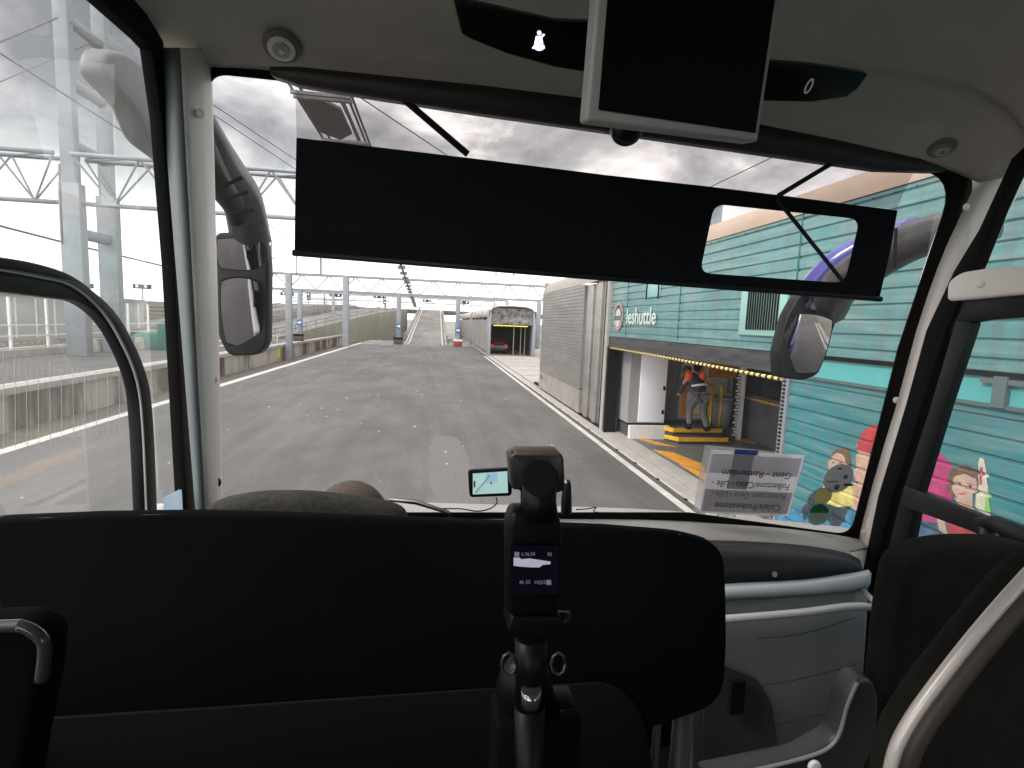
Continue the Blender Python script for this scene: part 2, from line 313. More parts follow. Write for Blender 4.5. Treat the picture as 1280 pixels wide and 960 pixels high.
# ---------------- catenary
def truss(p, a, b, d, h_, m, n, seg=6, r=.06):
    """triangular truss from a to b, chords separate parts"""
    a = V(a); b = V(b); off = V((0, d/2, 0)); dn = V((0, 0, -h_)); mb = MB()
    for q in (off, -off, dn):
        MB().tube([a+q, b+q], r*1.3, 8).build('chord', m, p)
    for i in range(n):
        t0 = a+(b-a)*(i/n); t1 = a+(b-a)*((i+1)/n); tm = (t0+t1)/2
        for q in (off, -off): mb.tube([t0+q, tm+dn], r*.6, 5); mb.tube([tm+dn, t1+q], r*.6, 5)
        mb.tube([t0+off, t1-off], r*.5, 5)
    mb.build('bracing', m, p)
# near gantry Y=32
YG = 32; xm = PY(93, 300, YG).x; zt = PY(90, 196, YG).z; zb = PY(90, 254, YG).z
g = empty('catenary_gantry', (xm, YG, 0), 'tall pale grey twin-leg mast with lattice beam spanning left side of the tracks', 'gantry', 'overhead line gantries')
y2 = PX(137, 300, xm).y
for yy, lab in ((YG, None), (y2, None)):
    MB().box(xm-.5, xm+.5, yy-.3, yy+.3, -.02, zb+1.0).build('lower_leg', galv, g, bevel=.03)
    MB().box(xm-.34, xm+.34, yy-.25, yy+.25, zb+1.0, 30).build('leg', galv, g, bevel=.03)
for yp in (20, 100, 180, 290):
    z = PY(90, yp, YG).z; MB().tube([(xm, YG, z), (xm, y2, z)], .3, 10).build('rung', galv, g)
truss(g, (PY(-150, 190, YG).x, YG, zt), (xm-.4, YG, zt), 1.2, zt-zb, galv, 3, r=.09)
truss(g, (xm+.4, YG, zt), (17, YG, zt-.1), 1.2, zt-zb, galv, 11, r=.09)
MB().box(16.6, 17.3, YG-.3, YG+.3, -1.5, zt+1).build('leg', galv, g)
# second portal mast far left to carry it
MB().box(-46, -45.3, YG-.3, YG+.3, -1.5, zt+1).build('leg', galv, g)
# far portals
def portal(Y, xs, z1, z0, lab, wpost=.5, tr=True):
    g = empty('catenary_portal', (xs[0], Y, 0), lab, 'gantry', 'overhead line gantries')
    for x_ in xs: MB().box(x_-wpost/2, x_+wpost/2, Y-.25, Y+.25, -1.5 if x_ < XL else -.02, z1).build('post', galv, g, bevel=.02)
    MB().bar((min(xs)-8, Y, z1), (max(max(xs), 11), Y, z1), .22).build('beam', galv, g)
    if tr:
        MB().bar((min(xs)-8, Y, z0), (max(max(xs), 11), Y, z0), .14).build('beam', galv, g)
        mb = MB(); xa = min(xs)-8; n = 14; dx = (11-xa)/n
        for i in range(n): mb.bar((xa+i*dx, Y, z1), (xa+(i+.5)*dx, Y, z0), .09); mb.bar((xa+(i+.5)*dx, Y, z0), (xa+(i+1)*dx, Y, z1), .09)
        mb.build('bracing', galv, g)
    return g
g1 = portal(49.5, (-8.05, -12.9, 11), 6.2, 4.9, 'nearest pale steel portal crossing above the road end, with zigzag bracing')
g2 = portal(57.5, (-13.9, -3.95, 2.25, 11), 5.2, 4.6, 'lower steel portal whose posts carry round blue signs at the ramp foot', .42, False)
g3 = portal(92, (-17, -6.5, 3.4, 12), 6.4, 5.4, 'small distant steel portal standing beside the central ramp', .45)
g4 = portal(150, (-30, -14, 6, 16), 8.4, 7.2, 'faint farthest steel portal above the bridge', .5)
bs = mat('sign_blue', (.03, .12, .36), .5)
for x_, Y, zz, lab in ((-13.9, 57.5, 1.9, 'round blue arrow sign on the left post by the far ramp'), (-3.95, 57.5, 1.9, 'round blue arrow sign on the post left of the central ramp'), (2.25, 57.5, 1.7, 'round blue arrow sign on the post right of the central ramp')):
    o = empty('blue_sign', (x_, Y-.3, zz), lab, 'sign', 'round blue signs on portal posts')
    MB().disc((x_, Y-.3, zz), (0, -1, 0), .30, .04).build('plate', bs, o)
    MB().prism([(x_-.2, Y-.35, zz+.06), (x_+.02, Y-.35, zz+.06), (x_+.02, Y-.35, zz+.18), (x_+.22, Y-.35, zz), (x_+.02, Y-.35, zz-.18), (x_+.02, Y-.35, zz-.06), (x_-.2, Y-.35, zz-.06)], (0, -.01, 0)).build('arrow', white, o)
# red and white traffic bollard at post base
for x_, lab, cm in ((2.25, 'red and white base block at the foot of the right sign post', (.22, .04, .035)), (-3.95, 'dark base block at the foot of the middle sign post', (.06, .04, .035)), (-13.9, 'dark base block at the foot of the left sign post', (.06, .04, .035))):
    o = empty('post_base', (x_, 57, 0), lab, 'base block', 'blocks around the sign post feet')
    MB().box(x_-.45, x_+.45, 56.4, 57.2, 0, .55).build('block', mat('basecol%d' % int(cm[0]*100), cm, .6), o, bevel=.05)
    MB().box(x_-.47, x_+.47, 56.38, 57.22, .56, .72).build('band', white if x_ > 0 else rub, o)
# signals and lamp heads on skyline
def signal(px, py, Y, h_, lab, two=False):
    t = PY(px, py, Y); o = empty('rail_signal', (t.x, Y, 0), lab, 'signal', 'signals along the skyline')
    MB().bar((t.x, Y, -1), (t.x, Y, t.z), .14).build('post', galv, o)
    if two: MB().box(t.x-1.0, t.x+1.0, Y-.2, Y+.1, t.z-.3, t.z+.25).build('head', black, o); MB().disc((t.x-.5, Y-.22, t.z), (0, -1, 0), .17, .05).build('lens', white, o); MB().disc((t.x+.5, Y-.22, t.z), (0, -1, 0), .17, .05).build('lens', white, o)
    else: MB().box(t.x-.3, t.x+.3, Y-.2, Y+.1, t.z-1, t.z+.3).build('head', black, o); MB().disc((t.x, Y-.22, t.z), (0, -1, 0), .17, .05).build('lens', white, o); MB().disc((t.x, Y-.22, t.z-.6), (0, -1, 0), .17, .05).build('lens', white, o)
signal(386, 368, 95, 5, 'upright black signal left of the tall square post'); signal(420, 369, 100, 5, 'wide black signal head just left of the portal post', True)
signal(474, 371, 110, 5, 'wide black signal head above the left ramp top', True); signal(481, 374, 105, 5, 'small upright black signal above the left ramp top')
signal(534, 376, 125, 5, 'wide signal head above the central ramp crest', True); signal(580, 378, 100, 5, 'wide signal head right of the central ramp', True)
signal(359, 367, 90, 5, 'dark signal beside the coach mirror', True); signal(105, 357, 70, 5, 'wide black signal seen between mast and window arch', True); signal(178, 358, 72, 5, 'small wide signal seen above the brown wagons', True)
# ramps
def sheet(name, rows, m, th=.3, **k):
    mb = MB(); n = len(rows)
    top = [V(a) for a in rows]; 
    return struct(name, mb.grid([[r_[0], r_[1]] for r_ in rows], False), m, solid=0)
zc = 4.75
struct('central_ramp', MB().grid([[(-3.3, 57.4, 0), (1.0, 57.4, 0)], [(-3.3, 62, .12), (1.0, 62, .12)], [(-3.2, 112, zc), (.9, 112, zc)], [(-3.2, 122, zc+.15), (.9, 122, zc+.15)], [(-3.2, 170, zc-2), (.9, 170, zc-2)]], False), asph2)
struct('ramp_apron', MB().box(XL, 4.3, 57.5, 66, -1.5, -.012), asph2)
struct('ramp_line', MB().grid([[(.62, 57.5, .01), (.74, 57.5, .01)], [(.62, 62, .13), (.74, 62, .13)], [(.6, 112, zc+.02), (.72, 112, zc+.02)]], False), linem)
struct('ramp_line', MB().grid([[(-3.1, 57.5, .01), (-2.95, 57.5, .01)], [(-3.1, 62, .13), (-2.95, 62, .13)], [(-3.05, 112, zc+.02), (-2.9, 112, zc+.02)]], False), linem)
def guard(name, path, lab, h_=.9, m=galv, every=3.0, cat='guard rail'):
    o = empty(name, path[0], lab, cat, 'guard rails on the ramps'); pp = [V(p) for p in path]
    for dz in (h_, h_*.5): MB().tube([p+V((0, 0, dz)) for p in pp], .07, 6).build('rail', m, o)
    mb = MB()
    for a, b_ in zip(pp, pp[1:]):
        n = max(1, int((b_-a).length/every))
        for i in range(n): q = a+(b_-a)*(i/n); mb.bar(q, q+V((0, 0, h_)), .1)
    mb.build('post_row', m, o)
guard('guard_rail', [(-3.45, 58, .1), (-3.45, 62, .2), (-3.35, 112, zc)], 'grey guard rail climbing the left edge of the central ramp')
guard('guard_rail', [(1.15, 58, .1), (1.15, 62, .2), (1.05, 112, zc)], 'grey guard rail climbing the right edge of the central ramp')
o = tag(MB().add([(-3.5, 58, -.1), (-3.5, 112, -.1), (-3.5, 112, zc), (-3.5, 62, .1), (-3.25, 58, -.1), (-3.25, 112, -.1), (-3.25, 112, zc), (-3.25, 62, .1)], [(0, 1, 2, 3), (7, 6, 5, 4), (0, 4, 5, 1), (1, 5, 6, 2), (2, 6, 7, 3), (3, 7, 4, 0)]).build('ramp_wall', conc), 'concrete side wall under the left edge of central ramp', 'wall')
o = tag(MB().add([(1.0, 58, -.1), (1.0, 112, -.1), (1.0, 112, zc), (1.0, 62, .1), (1.25, 58, -.1), (1.25, 112, -.1), (1.25, 112, zc), (1.25, 62, .1)], [(0, 1, 2, 3), (7, 6, 5, 4), (0, 4, 5, 1), (1, 5, 6, 2), (2, 6, 7, 3), (3, 7, 4, 0)]).build('ramp_wall', conc), 'concrete side wall under the right edge of central ramp', 'wall')
mb = MB()
for i in range(9): mb.box(1.3, 3.6, 60+i*3.2, 60.5+i*3.2, -.01+.0, .0)
struct('hatch_marking', mb, linem)
# bridge deck across
br = empty('overbridge', (0, 114, 0), 'dark low bridge deck crossing behind both ramps', 'bridge')
MB().box(-34, -3.6, 112, 124, 3.9, 4.7).build('deck', mat('bridge', (.10, .095, .09), .8, var=.2), br)
MB().box(1.3, 26, 112, 124, 3.9, 4.7).build('deck', MATS['bridge'], br)
for x_ in (-22, -8, 5.5, 16): MB().box(x_, x_+.9, 114, 122, -1.5, 3.9).build('pier', conc, br)
for z in (5.2, 5.7): MB().bar((-34, 112, z), (-3.6, 112, z), .08).build('rail', galv, br); MB().bar((1.3, 112, z), (26, 112, z), .08).build('rail', galv, br)
# left ramp (climbs to the bridge from the left)
LR = [(-24, -17.5, 57, 0), (-23, -16.6, 66, .6), (-21, -14.2, 82, 2.0), (-17.5, -10.6, 98, 3.6), (-13.5, -6.3, 112, 4.72)]
struct('left_ramp', MB().grid([[(a, y, z), (b_, y, z)] for a, b_, y, z in LR], False), asph2)
struct('left_apron', MB().box(-40, -14, 57, 60, -1.5, -.03), asph2)
o = MB()
for (a, b_, y, z), (a2, b2, y_2, z2) in zip(LR, LR[1:]):
    o.add([(b_, y, -1.5), (b2, y_2, -1.5), (b2, y_2, z2), (b_, y, z), (b_+.3, y, -1.5), (b2+.3, y_2, -1.5), (b2+.3, y_2, z2), (b_+.3, y, z)], [(0, 1, 2, 3), (7, 6, 5, 4), (0, 4, 5, 1), (2, 6, 7, 3)])
tag(o.build('retaining_wall', mat('tan_wall', (.27, .255, .21), .85, var=.12, scale=.6)), 'tan concrete retaining wall below the curved left ramp', 'wall')
guard('guard_rail', [(b_+.1, y, z) for a, b_, y, z in LR], 'grey guard rail on the near side of the curved left ramp')
guard('guard_rail', [(a-.1, y, z) for a, b_, y, z in LR], 'grey guard rail on the far side of the curved left ramp')
LR2 = [(-33, -27.5, 57, 0.4), (-31, -25.6, 72, 2.2), (-27, -21.0, 92, 4.3), (-22, -16.5, 112, 5.0)]
struct('upper_ramp', MB().grid([[(a, y, z), (b_, y, z)] for a, b_, y, z in LR2], False), asph2)
guard('guard_rail', [(b_+.1, y, z) for a, b_, y, z in LR2], 'grey guard rail along the second ramp further left')
o = MB()
for (a, b_, y, z), (a2, b2, y_2, z2) in zip(LR2, LR2[1:]):
    o.add([(b_, y, -1.5), (b2, y_2, -1.5), (b2, y_2, z2), (b_, y, z), (b_+.3, y, -1.5), (b2+.3, y_2, -1.5), (b2+.3, y_2, z2), (b_+.3, y, z)], [(0, 1, 2, 3), (7, 6, 5, 4), (0, 4, 5, 1), (2, 6, 7, 3)])
tag(o.build('retaining_wall', conc), 'grey concrete wall below the second ramp further left', 'wall')
# handrail near left ramp foot
o = empty('handrail', (-14.5, 44, 0), 'low white tubular handrail on the far platform edge', 'handrail')
for z in (.35, .7): MB().tube([(-14.6, 38, z), (-14.6, 52, z)], .04, 6).build('rail', white, o)
for k in range(8): MB().bar((-14.6, 38+2*k, 0), (-14.6, 38+2*k, .7), .06).build('post', white, o)
# yellow notice on wall
p = PX(348, 447, -13.48); tag(MB().box(-13.49, -13.46, p.y-.45, p.y+.45, -1.1, -.1).build('notice', mat('yellow_sign', (.6, .55, .03), .5)), 'small yellow panel fixed on the stained platform wall', 'notice')
# overhead wires & equipment
def wire(pts, lab, r=.02):
    o = tag(MB().tube(pts, r, 5).build('overhead_wire', wirem), lab, 'wire', 'overhead wires')
wire([(-9.7, -5, 8.6), (-9.7, 40, 7.6), (-9.7, 110, 7.2)], 'thin contact wire running above the trench track')
wire([PZ(262, 128, 11), PZ(370, 200, 11), PZ(480, 290, 11)], 'thin wire crossing the sky right of the left pillar, upper of two')
wire([PZ(262, 140, 11), PZ(370, 212, 11), PZ(480, 300, 11)], 'thin wire crossing the sky right of the left pillar, lower of two')
wire([PZ(425, 105, 9), PZ(560, 195, 9), PZ(600, 225, 9)], 'thin wire seen through the tinted blind left of the black arm')
wire([PZ(415, 105, 9), PZ(437, 150, 9), PZ(455, 195, 9)], 'thin steep wire beside the hanging walkway', .03)
wire([PZ(885, 235, 9), PZ(1000, 180, 9), PZ(1100, 130, 9)], 'thin wire seen above the tan roof at right')
for a in (-60, 8, -30):
    q = PY(70, 20+a*.2, 32)
wire([PY(-60, 78, 30), PY(72, 22, 30)], 'thin stay wire from left to the top of the mast', .04)
wire([PY(-60, 128, 30), PY(110, 55, 34), PY(150, 80, 40)], 'second thin stay wire below the first at the mast', .03)
wire([PY(74, 205, 31), PY(78, 305, 31)], 'vertical thin drop wire in front of the mast leg', .05)
wire([PY(84, 25, 32), PY(140, 60, 32), PY(190, 95, 32)], 'thin stay wire falling to the right from the mast top', .04)
wire([PY(-40, 272, 28), PY(80, 303, 34), PY(215, 335, 45)], 'catenary wire passing in front of both mast legs', .06)
# hanging maintenance walkway above road
eq = mat('dark_steel', (.16, .16, .165), .6, var=.2)
zE = 7.6; xe = (PZ(384, 112, zE).x+PZ(425, 178, zE).x)/2
o = empty('overhead_walkway', (xe, 10, zE), 'dark hanging busbar assembly with cross bars above the left lane', 'overhead line equipment')
pA = PZ(384, 105, zE).y; pB = PZ(425, 175, zE).y
MB().prism([(xe-.35, pA+.9, zE), (xe+.2, pA+.9, zE), (xe+.5, pA+1.3, zE), (xe+.5, pB-.6, zE), (xe+.1, pB, zE), (xe-.35, pB-.5, zE)], (0, 0, .06)).build('mesh_plate', eq, o)
for dx in (-.5, -.3, .55, .7, .8): MB().bar((xe+dx, pA-4, zE+.2), (xe+dx, 34, zE+.2), .05).build('bar', eq, o)
for yy in (pA+.5, pA+.75, pB+.1, pB+.35): MB().bar((xe-.45, yy, zE), (xe+.85, yy, zE), .07).build('cross_bar', eq, o)
o = empty('overhead_conductor', (-1.2, 60, 7), 'dark knobbly conductor line running away above the central ramp', 'overhead line equipment')
a0, a1 = PY(499, 325, 36), PY(519, 383, 90)
MB().tube([a0, a1], .09, 6).build('cable', eq, o)
mb = MB()
for k in range(16):
    q = a0+(a1-a0)*(k/15.); mb.box(q.x-.28, q.x+.28, q.y-.12, q.y+.12, q.z-.14, q.z+.1)
mb.build('hanger_row', eq, o)
for px, Y in ((401, 40), (620, 46), (642, 46), (328, 40), (339, 40), (371, 42)):
    t = PY(px, 300, Y); b_ = PY(px, 345 if px > 350 else 325, Y)
    o = empty('drop_tube', (t.x, Y, b_.z), 'short drop tube under the overhead line, at %s' % {401: 'left end of black blind', 620: 'blind above open wagon, left one', 642: 'blind above open wagon, right one', 328: 'the mirror edge', 339: 'the middle between mirror and blind', 371: 'the lower left blind corner'}[px], 'drop tube', 'drop tubes of the overhead line')
    MB().bar(t, b_, .14 if px == 401 else .08).build('tube', galv if px == 401 else eq, o)
    MB().bar(b_+V((-.3, 0, .1)), b_+V((.3, 0, .1)), .06).build('arm', eq, o)

# ================================================================== TRAIN
WX = 4.35
teal = mat('teal_paint', (.035, .205, .235), .38, var=.07, scale=1.2, coat=.2)
silver = mat('silver_corrugated', (.29, .272, .26), .42, .35, var=.16, scale=1.2, stretch=(1, .5, 2))
tan = mat('roof_tan', (.31, .235, .18), .6, var=.08, scale=.8)
PITCH, DEP = .152, .022
def dirty(m, amt=.35):
    nt = m.node_tree; N = nt.nodes; L = nt.links; b = N['Principled BSDF']; src = b.inputs['Base Color'].links[0].from_socket
    tc = N.new('ShaderNodeTexCoord'); f = []
    for sc, st, lo, hi in ((5, (1, 1.6, .12), .42, .62), (9, (1, .12, 1.5), .45, .7), (45, (1, 1, 1), .55, .7)):
        mp = N.new('ShaderNodeMapping'); mp.inputs['Scale'].default_value = st; L.new(tc.outputs['Object'], mp.inputs[0]); n = N.new('ShaderNodeTexNoise'); n.inputs['Scale'].default_value = sc; n.inputs['Detail'].default_value = 6; L.new(mp.outputs[0], n.inputs[0])
        r_ = N.new('ShaderNodeMapRange'); r_.inputs['From Min'].default_value = lo; r_.inputs['From Max'].default_value = hi; r_.inputs['To Max'].default_value = amt; L.new(n.outputs['Fac'], r_.inputs['Value'])
        x = N.new('ShaderNodeMix'); x.data_type = 'RGBA'; L.new(r_.outputs[0], x.inputs[0]); L.new(src, x.inputs[6]); x.inputs[7].default_value = (.13, .14, .125, 1) if sc != 9 else (.33, .4, .37, 1); src = x.outputs[2]
    L.new(src, b.inputs['Base Color'])
dirty(teal, .3)
def prof(z, pitch=PITCH, dep=DEP):
    f = (z/pitch) % 1.0
    if f < .74: return -.008*(f/.74)        # leaning face
    if f < .80: return -.008+(f-.74)/.06*(dep+.008)
    if f < .90: return dep
    return dep*(1-(f-.90)/.10)
def brk(z0, z1, pitch=PITCH):
    zs = {z0, z1}; k = math.floor(z0/pitch)
    while k*pitch < z1:
        for f in (0, .74, .80, .90):
            z = (k+f)*pitch
            if z0 < z < z1: zs.add(z)
        k += 1
    return sorted(zs)
def corr(y0, y1, z0, z1, x=WX, pitch=PITCH, dep=DEP, n=1, mb=None):
    zs = brk(z0, z1, pitch); mb = mb or MB()
    return mb.grid([[(x+prof(z, pitch, dep), y0+(y1-y0)*k/n, z) for k in range(n+1)] for z in zs], False)
t = empty('teal_wagon', (4.35, 5, 0), 'teal corrugated shuttle wagon with open side doorway and tan roof beside the coach', 'wagon')
YE = 13.2; oy0, oy1 = 6.12, 12.85
corr(-6, YE, 2.47, 4.14).build('upper_side', mat('teal_upper', (.095, .25, .26), .4, var=.1, scale=1.2, coat=.2), t)
corr(-6, 5.98, .02, 2.2).build('lower_side', teal, t)
MB().box(WX, WX+.1, -6, oy0-.1, 2.2, 2.46).build('joint_band', mat('teal_band', (.09, .36, .36), .4), t)
MB().box(WX-.03, WX+.06, -6, 5.5, 2.43, 2.475).build('gutter', rub, t)
MB().box(WX-.035, WX+.04, -6, 5.98, 2.19, 2.22).build('drip_strip', mat('trim_dark', (.08, .12, .12), .5), t)
MB().box(WX-.07, WX+.02, 5.5, 5.8, 2.41, 2.5).build('gutter_end', teal, t)
for yy in (3.5, -.5): MB().box(WX-.05, WX, yy-.05, yy+.05, 2.2, 2.44).build('hinge', mat('hinge', (.1, .13, .13), .5), t); MB().box(WX-.04, WX, yy-.16, yy+.16, 2.38, 2.42).build('hinge', MATS['hinge'], t)
dirty(MATS['teal_upper'], .4)
for yy in (-2.9, .1, 3.1): MB().box(WX-.014, WX+.01, yy-.012, yy+.012, .05, 2.19).build('panel_joint', mat('joint_teal', (.03, .13, .13), .6), t)
for yy in (-2.9, .1, 3.1, 6.05, 9.2, 11.9): MB().box(WX-.014, WX+.01, yy-.010, yy+.010, 2.5, 4.13).build('panel_joint', MATS['joint_teal'], t)
mb = MB()
for k in range(60): mb.sph((WX-.012, -2+k*.25, 4.10), .012, 6, 4)
mb.build('rivets', MATS['joint_teal'], t)
# roof arc
rows = []
for k in range(9):
    a = k/8*math.pi/2; rows.append([(6.05-1.72*math.cos(a), y, 4.145+.62*math.sin(a)) for y in (-6, YE)])
rows.append([(8.0, y, 4.6) for y in (-6, YE)]); MB().grid(rows).build('roof', tan, t)
# grille
gy0, gy1 = 6.3, 7.0
MB().box(WX-.04, WX+.01, gy0-.14, gy1+.18, 2.66, 3.36).build('grille_frame', mat('teal_pale', (.25, .45, .42), .5), t, bevel=.01)
mb = MB()
for k in range(13): mb.box(WX-.055, WX-.042, gy0+k*.055, gy0+k*.055+.026, 2.74, 3.3)
mb.build('grille_slots', rub, t)
MB().box(WX-.03, WX+.01, 10.1, 10.75, 3.33, 3.62).build('hatch', mat('teal_hatch', (.22, .42, .40), .5), t, bevel=.01)
for yy in (10.12, 10.72): MB().box(WX-.045, WX-.031, yy-.02, yy+.02, 3.3, 3.62).build('hatch_hinge', rub, t)
# door header, frame, sill
MB().box(WX-.02, WX+.3, oy0-.12, YE-.15, 2.2, 2.46).build('door_header', mat('header', (.06, .06, .062), .5, .4, var=.5, scale=5, stretch=(1, .3, 3)), t)
MB().box(WX-.04, WX+.25, YE-.28, YE-.15, 0, 2.2).build('door_post', rub, t)
MB().box(WX-.07, WX+.2, YE-.14, YE+.05, 0, 4.1).build('corner_post', concl, t)
MB().box(WX-.03, WX+.15, oy0-.14, oy0-.02, .02, 2.2).build('door_post', galv, t)
mb = MB()
for k in range(44): mb.box(WX-.045, WX-.03, oy0-.09, oy0-.05, .05+k*.05, .075+k*.05)
mb.build('door_seal_studs', rub, t)
MB().box(WX, WX+.42, oy0-.1, YE-.15, -1.2, .015).build('sill', concl, t)
fm = mat('wagon_floor', (.12, .12, .12), .5, var=.35, scale=2)
MB().box(WX+.42, 8.2, -6, YE, -1.2, .0).build('floor', fm, t)
hatchm = mat('floor_hatch', (.7, .33, .04), .55, var=.2, scale=5)
for q in (((783, 544), (800, 547), (847, 559), (820, 556)), ((815, 562), (840, 565), (878, 580), (880, 588), (850, 580)), ((848, 580), (868, 586), (905, 600), (905, 615), (872, 595)), ((915, 543), (945, 544), (945, 555), (925, 552))):
    MB().prism([(a.x, a.y, .003) for a in [PZ(*p, .003) for p in q]], (0, 0, .004)).build('floor_stripe', hatchm, t)
# interior
MB().box(4.5, 8.2, YE+.05, YE+.12, 0, 4.1).build('end_wall', mat('endw', (.3, .29, .28), .7), t)
MB().box(4.5, 7.85, 5.2, YE, 2.47, 2.5).build('inner_ceiling', white, t)
MB().box(7.9, 8.0, -6, YE, 0, 4.1).build('inner_wall', mat('inner_wall', (.11, .11, .115), .6, var=.3, scale=1), t)
MB().box(7.86, 7.9, 9, 12.95, 1.02, 1.07).build('inner_trim', hatchm, t)
MB().box(7.86, 7.9, 11.1, 12.9, 1.15, 2.1).build('inner_window', mat('dark_pane', (.02, .022, .03), .15), t)
MB().box(5.9, 7.9, 6.0, 6.1, 0, 2.47).build('inner_screen', wagin, t)
# step platform at end
MB().box(4.75, 7.9, 12.3, YE, 0.001, .3).build('raised_floor', mat('raised', (.07, .07, .07), .5), t)
MB().box(4.72, 5.75, 12.2, 12.32, .0, .33).build('plinth', white, t)
# white cabinet
MB().box(7.05, 7.8, 12.9, 12.94, 1.5, 2.3).build('inner_sign', mat('orange_brown', (.5, .2, .04), .6, var=.3), t)
cb = empty('equipment_cabinet', (5.2, 12.5, .3), 'tall white equipment cabinet with door at left of the wagon doorway', 'cabinet')
MB().box(4.72, 5.68, 12.42, YE, .36, 2.14).build('body', mat('cab_grey', (.3, .3, .3), .5), cb)
MB().box(4.98, 5.66, 12.385, 12.417, .39, 2.12).build('door', mat('cab_white', (.88, .88, .93), .4), cb, bevel=.006)
for z in (1.2, 2.0, .6): MB().box(5.58, 5.63, 12.36, 12.385, z, z+.1).build('latch', rub, cb)
# yellow steps
st = empty('yellow_steps', (5.9, 12, 0), 'two low yellow-edged steps up to the raised floor in the wagon', 'steps')
for k, (a, b_) in enumerate(((11.7, 12.0), (12.0, 12.3))):
    MB().prism([(5.55, b_, .0), (5.75, a, 0), (7.0, a, 0), (7.0, b_, 0)], (0, 0, .16*(k+1))).build('tread', wagin, st)
    z = .16*(k+1); MB().prism([(5.53, b_, z-.09), (5.74, a-.015, z-.09), (7.0, a-.015, z-.09), (7.0, a-.03, z-.09), (5.73, a-.03, z-.09), (5.52, b_, z-.09)], (0, 0, .1)).build('nosing', yel, st)
# white panel with round port + orange lattice
pn = empty('mural_board', (6.7, 12.9, .3), 'white board with orange shapes and round black port behind the worker', 'board')
MB().box(6.35, 7.6, 12.95, 13.1, .4, 2.2).build('board', mat('board', (.6, .56, .5), .5), pn)
MB().disc((6.75, 12.94, 1.75), (0, -1, 0), .13, .03).build('port', rub, pn)
orm = mat('orange', (.65, .22, .03), .5)
for a, b_ in (((6.4, .45), (6.4, 1.7)), ((6.4, 1.1), (7.1, 2.1)), ((6.5, .5), (7.1, .5)), ((7.1, 1.9), (7.6, 2.2)), ((6.45, 1.9), (6.6, 2.2))): MB().bar((a[0], 12.92, a[1]), (b_[0], 12.92, b_[1]), .09, .03).build('orange_bar', orm, pn)
hr = empty('yellow_handrail', (7, 12.3, .3), 'pair of yellow tubular handrails at the top of the steps', 'handrail')
for x_ in (6.85, 7.1): MB().tube(spl([(x_, 12.32, .3), (x_, 12.32, 1.2), (x_, 12.5, 1.35), (x_, 12.9, 1.35)], 4), .03, 8).build('rail', yel, hr)
MB().box(7.0, 7.6, 12.75, 12.8, .45, 1.1).build('guard_panel', yel, hr)
MB().box(7.56, 7.62, 12.15, 12.3, 0, 2.2).build('edge_post', white, t)
bn = empty('waste_bin', (7.4, 12, .3), 'grey plastic bin standing on raised floor right of the worker', 'bin')
MB().tube([(7.25, 12.5, .3), (7.25, 12.5, 1.0)], [.2, .27], 16).build('body', mat('bin', (.25, .26, .27), .5), bn); MB().tube([(7.25, 12.5, 1.0), (7.25, 12.5, 1.05)], [.29, .28], 16).build('rim', galv, bn)
# barrier strip, yellow-black rope below header
ropem = bpy.data.materials.new('hazard_rope'); ropem.use_nodes = True; nt = ropem.node_tree; N = nt.nodes; L = nt.links
tc = N.new('ShaderNodeTexCoord'); wv = N.new('ShaderNodeTexWave'); wv.bands_direction = 'Y'; wv.inputs['Scale'].default_value = 2.4; L.new(tc.outputs['Object'], wv.inputs[0])
cr = N.new('ShaderNodeValToRGB'); cr.color_ramp.interpolation = 'CONSTANT'; cr.color_ramp.elements[0].color = (.02, .02, .02, 1); cr.color_ramp.elements[1].position = .45; cr.color_ramp.elements[1].color = (.8, .6, .18, 1); L.new(wv.outputs['Fac'], cr.inputs[0]); L.new(cr.outputs[0], N['Principled BSDF'].inputs['Base Color'])
MB().tube([(WX-.03, oy0, 2.13), (WX-.03, 9, 2.16), (WX-.03, YE-.35, 2.18)], .024, 8).build('hazard_strip', ropem, t)
ch = MB()
for k in range(26): ch.box(7.42+(k % 2)*.04, 7.50+(k % 2)*.04, 12.2, 12.24, .1+k*.08, .15+k*.08)
ch.build('chain', white, t)
MB().box(7.15, 7.2, 11.15, 12.3, 0, 2.2).build('edge_post', galv, t) if False else None
# ---- livery artwork following the corrugation
def art(name, polys, parent, lift=.003):
    """polys: list of (pixel outline, material); each outline lies on the wagon side"""
    for pl, m, lf in polys:
        pts = [PX(a, b_, WX) for a, b_ in pl]; bm = bmesh.new()
        vs = [bm.verts.new((0, q.y, q.z)) for q in pts]; f = bm.faces.new(vs)
        bmesh.ops.triangulate(bm, faces=[f])
        z0, z1 = min(q.z for q in pts), max(q.z for q in pts)
        for z in brk(z0, z1)[1:-1]:
            bmesh.ops.bisect_plane(bm, geom=bm.verts[:]+bm.edges[:]+bm.faces[:], plane_co=(0, 0, z), plane_no=(0, 0, 1), dist=1e-6)
        for v_ in bm.verts: v_.co.x = WX+prof(v_.co.z+1e-5 if (v_.co.z/PITCH) % 1 > .999 else v_.co.z)-lift-lf
        bmesh.ops.recalc_face_normals(bm, faces=bm.faces)
        me = bpy.data.meshes.new(name); bm.to_mesh(me); bm.free(); me.materials.append(m)
        o = bpy.data.objects.new(name, me); COL.objects.link(o); o.parent = parent; o.matrix_parent_inverse = Matrix.Translation(-parent.location)
        x = o.modifiers.new('s', 'SOLIDIFY'); x.thickness = .002
def ell(cx, cy, a, b_, n=18, rot=0, t0=0, t1=360):
    return [(cx+a*math.cos(R(t0+(t1-t0)*k/n))*math.cos(rot)-b_*math.sin(R(t0+(t1-t0)*k/n))*math.sin(rot), cy+a*math.cos(R(t0+(t1-t0)*k/n))*math.sin(rot)+b_*math.sin(R(t0+(t1-t0)*k/n))*math.cos(rot)) for k in range(n if t1-t0 == 360 else n+1)]
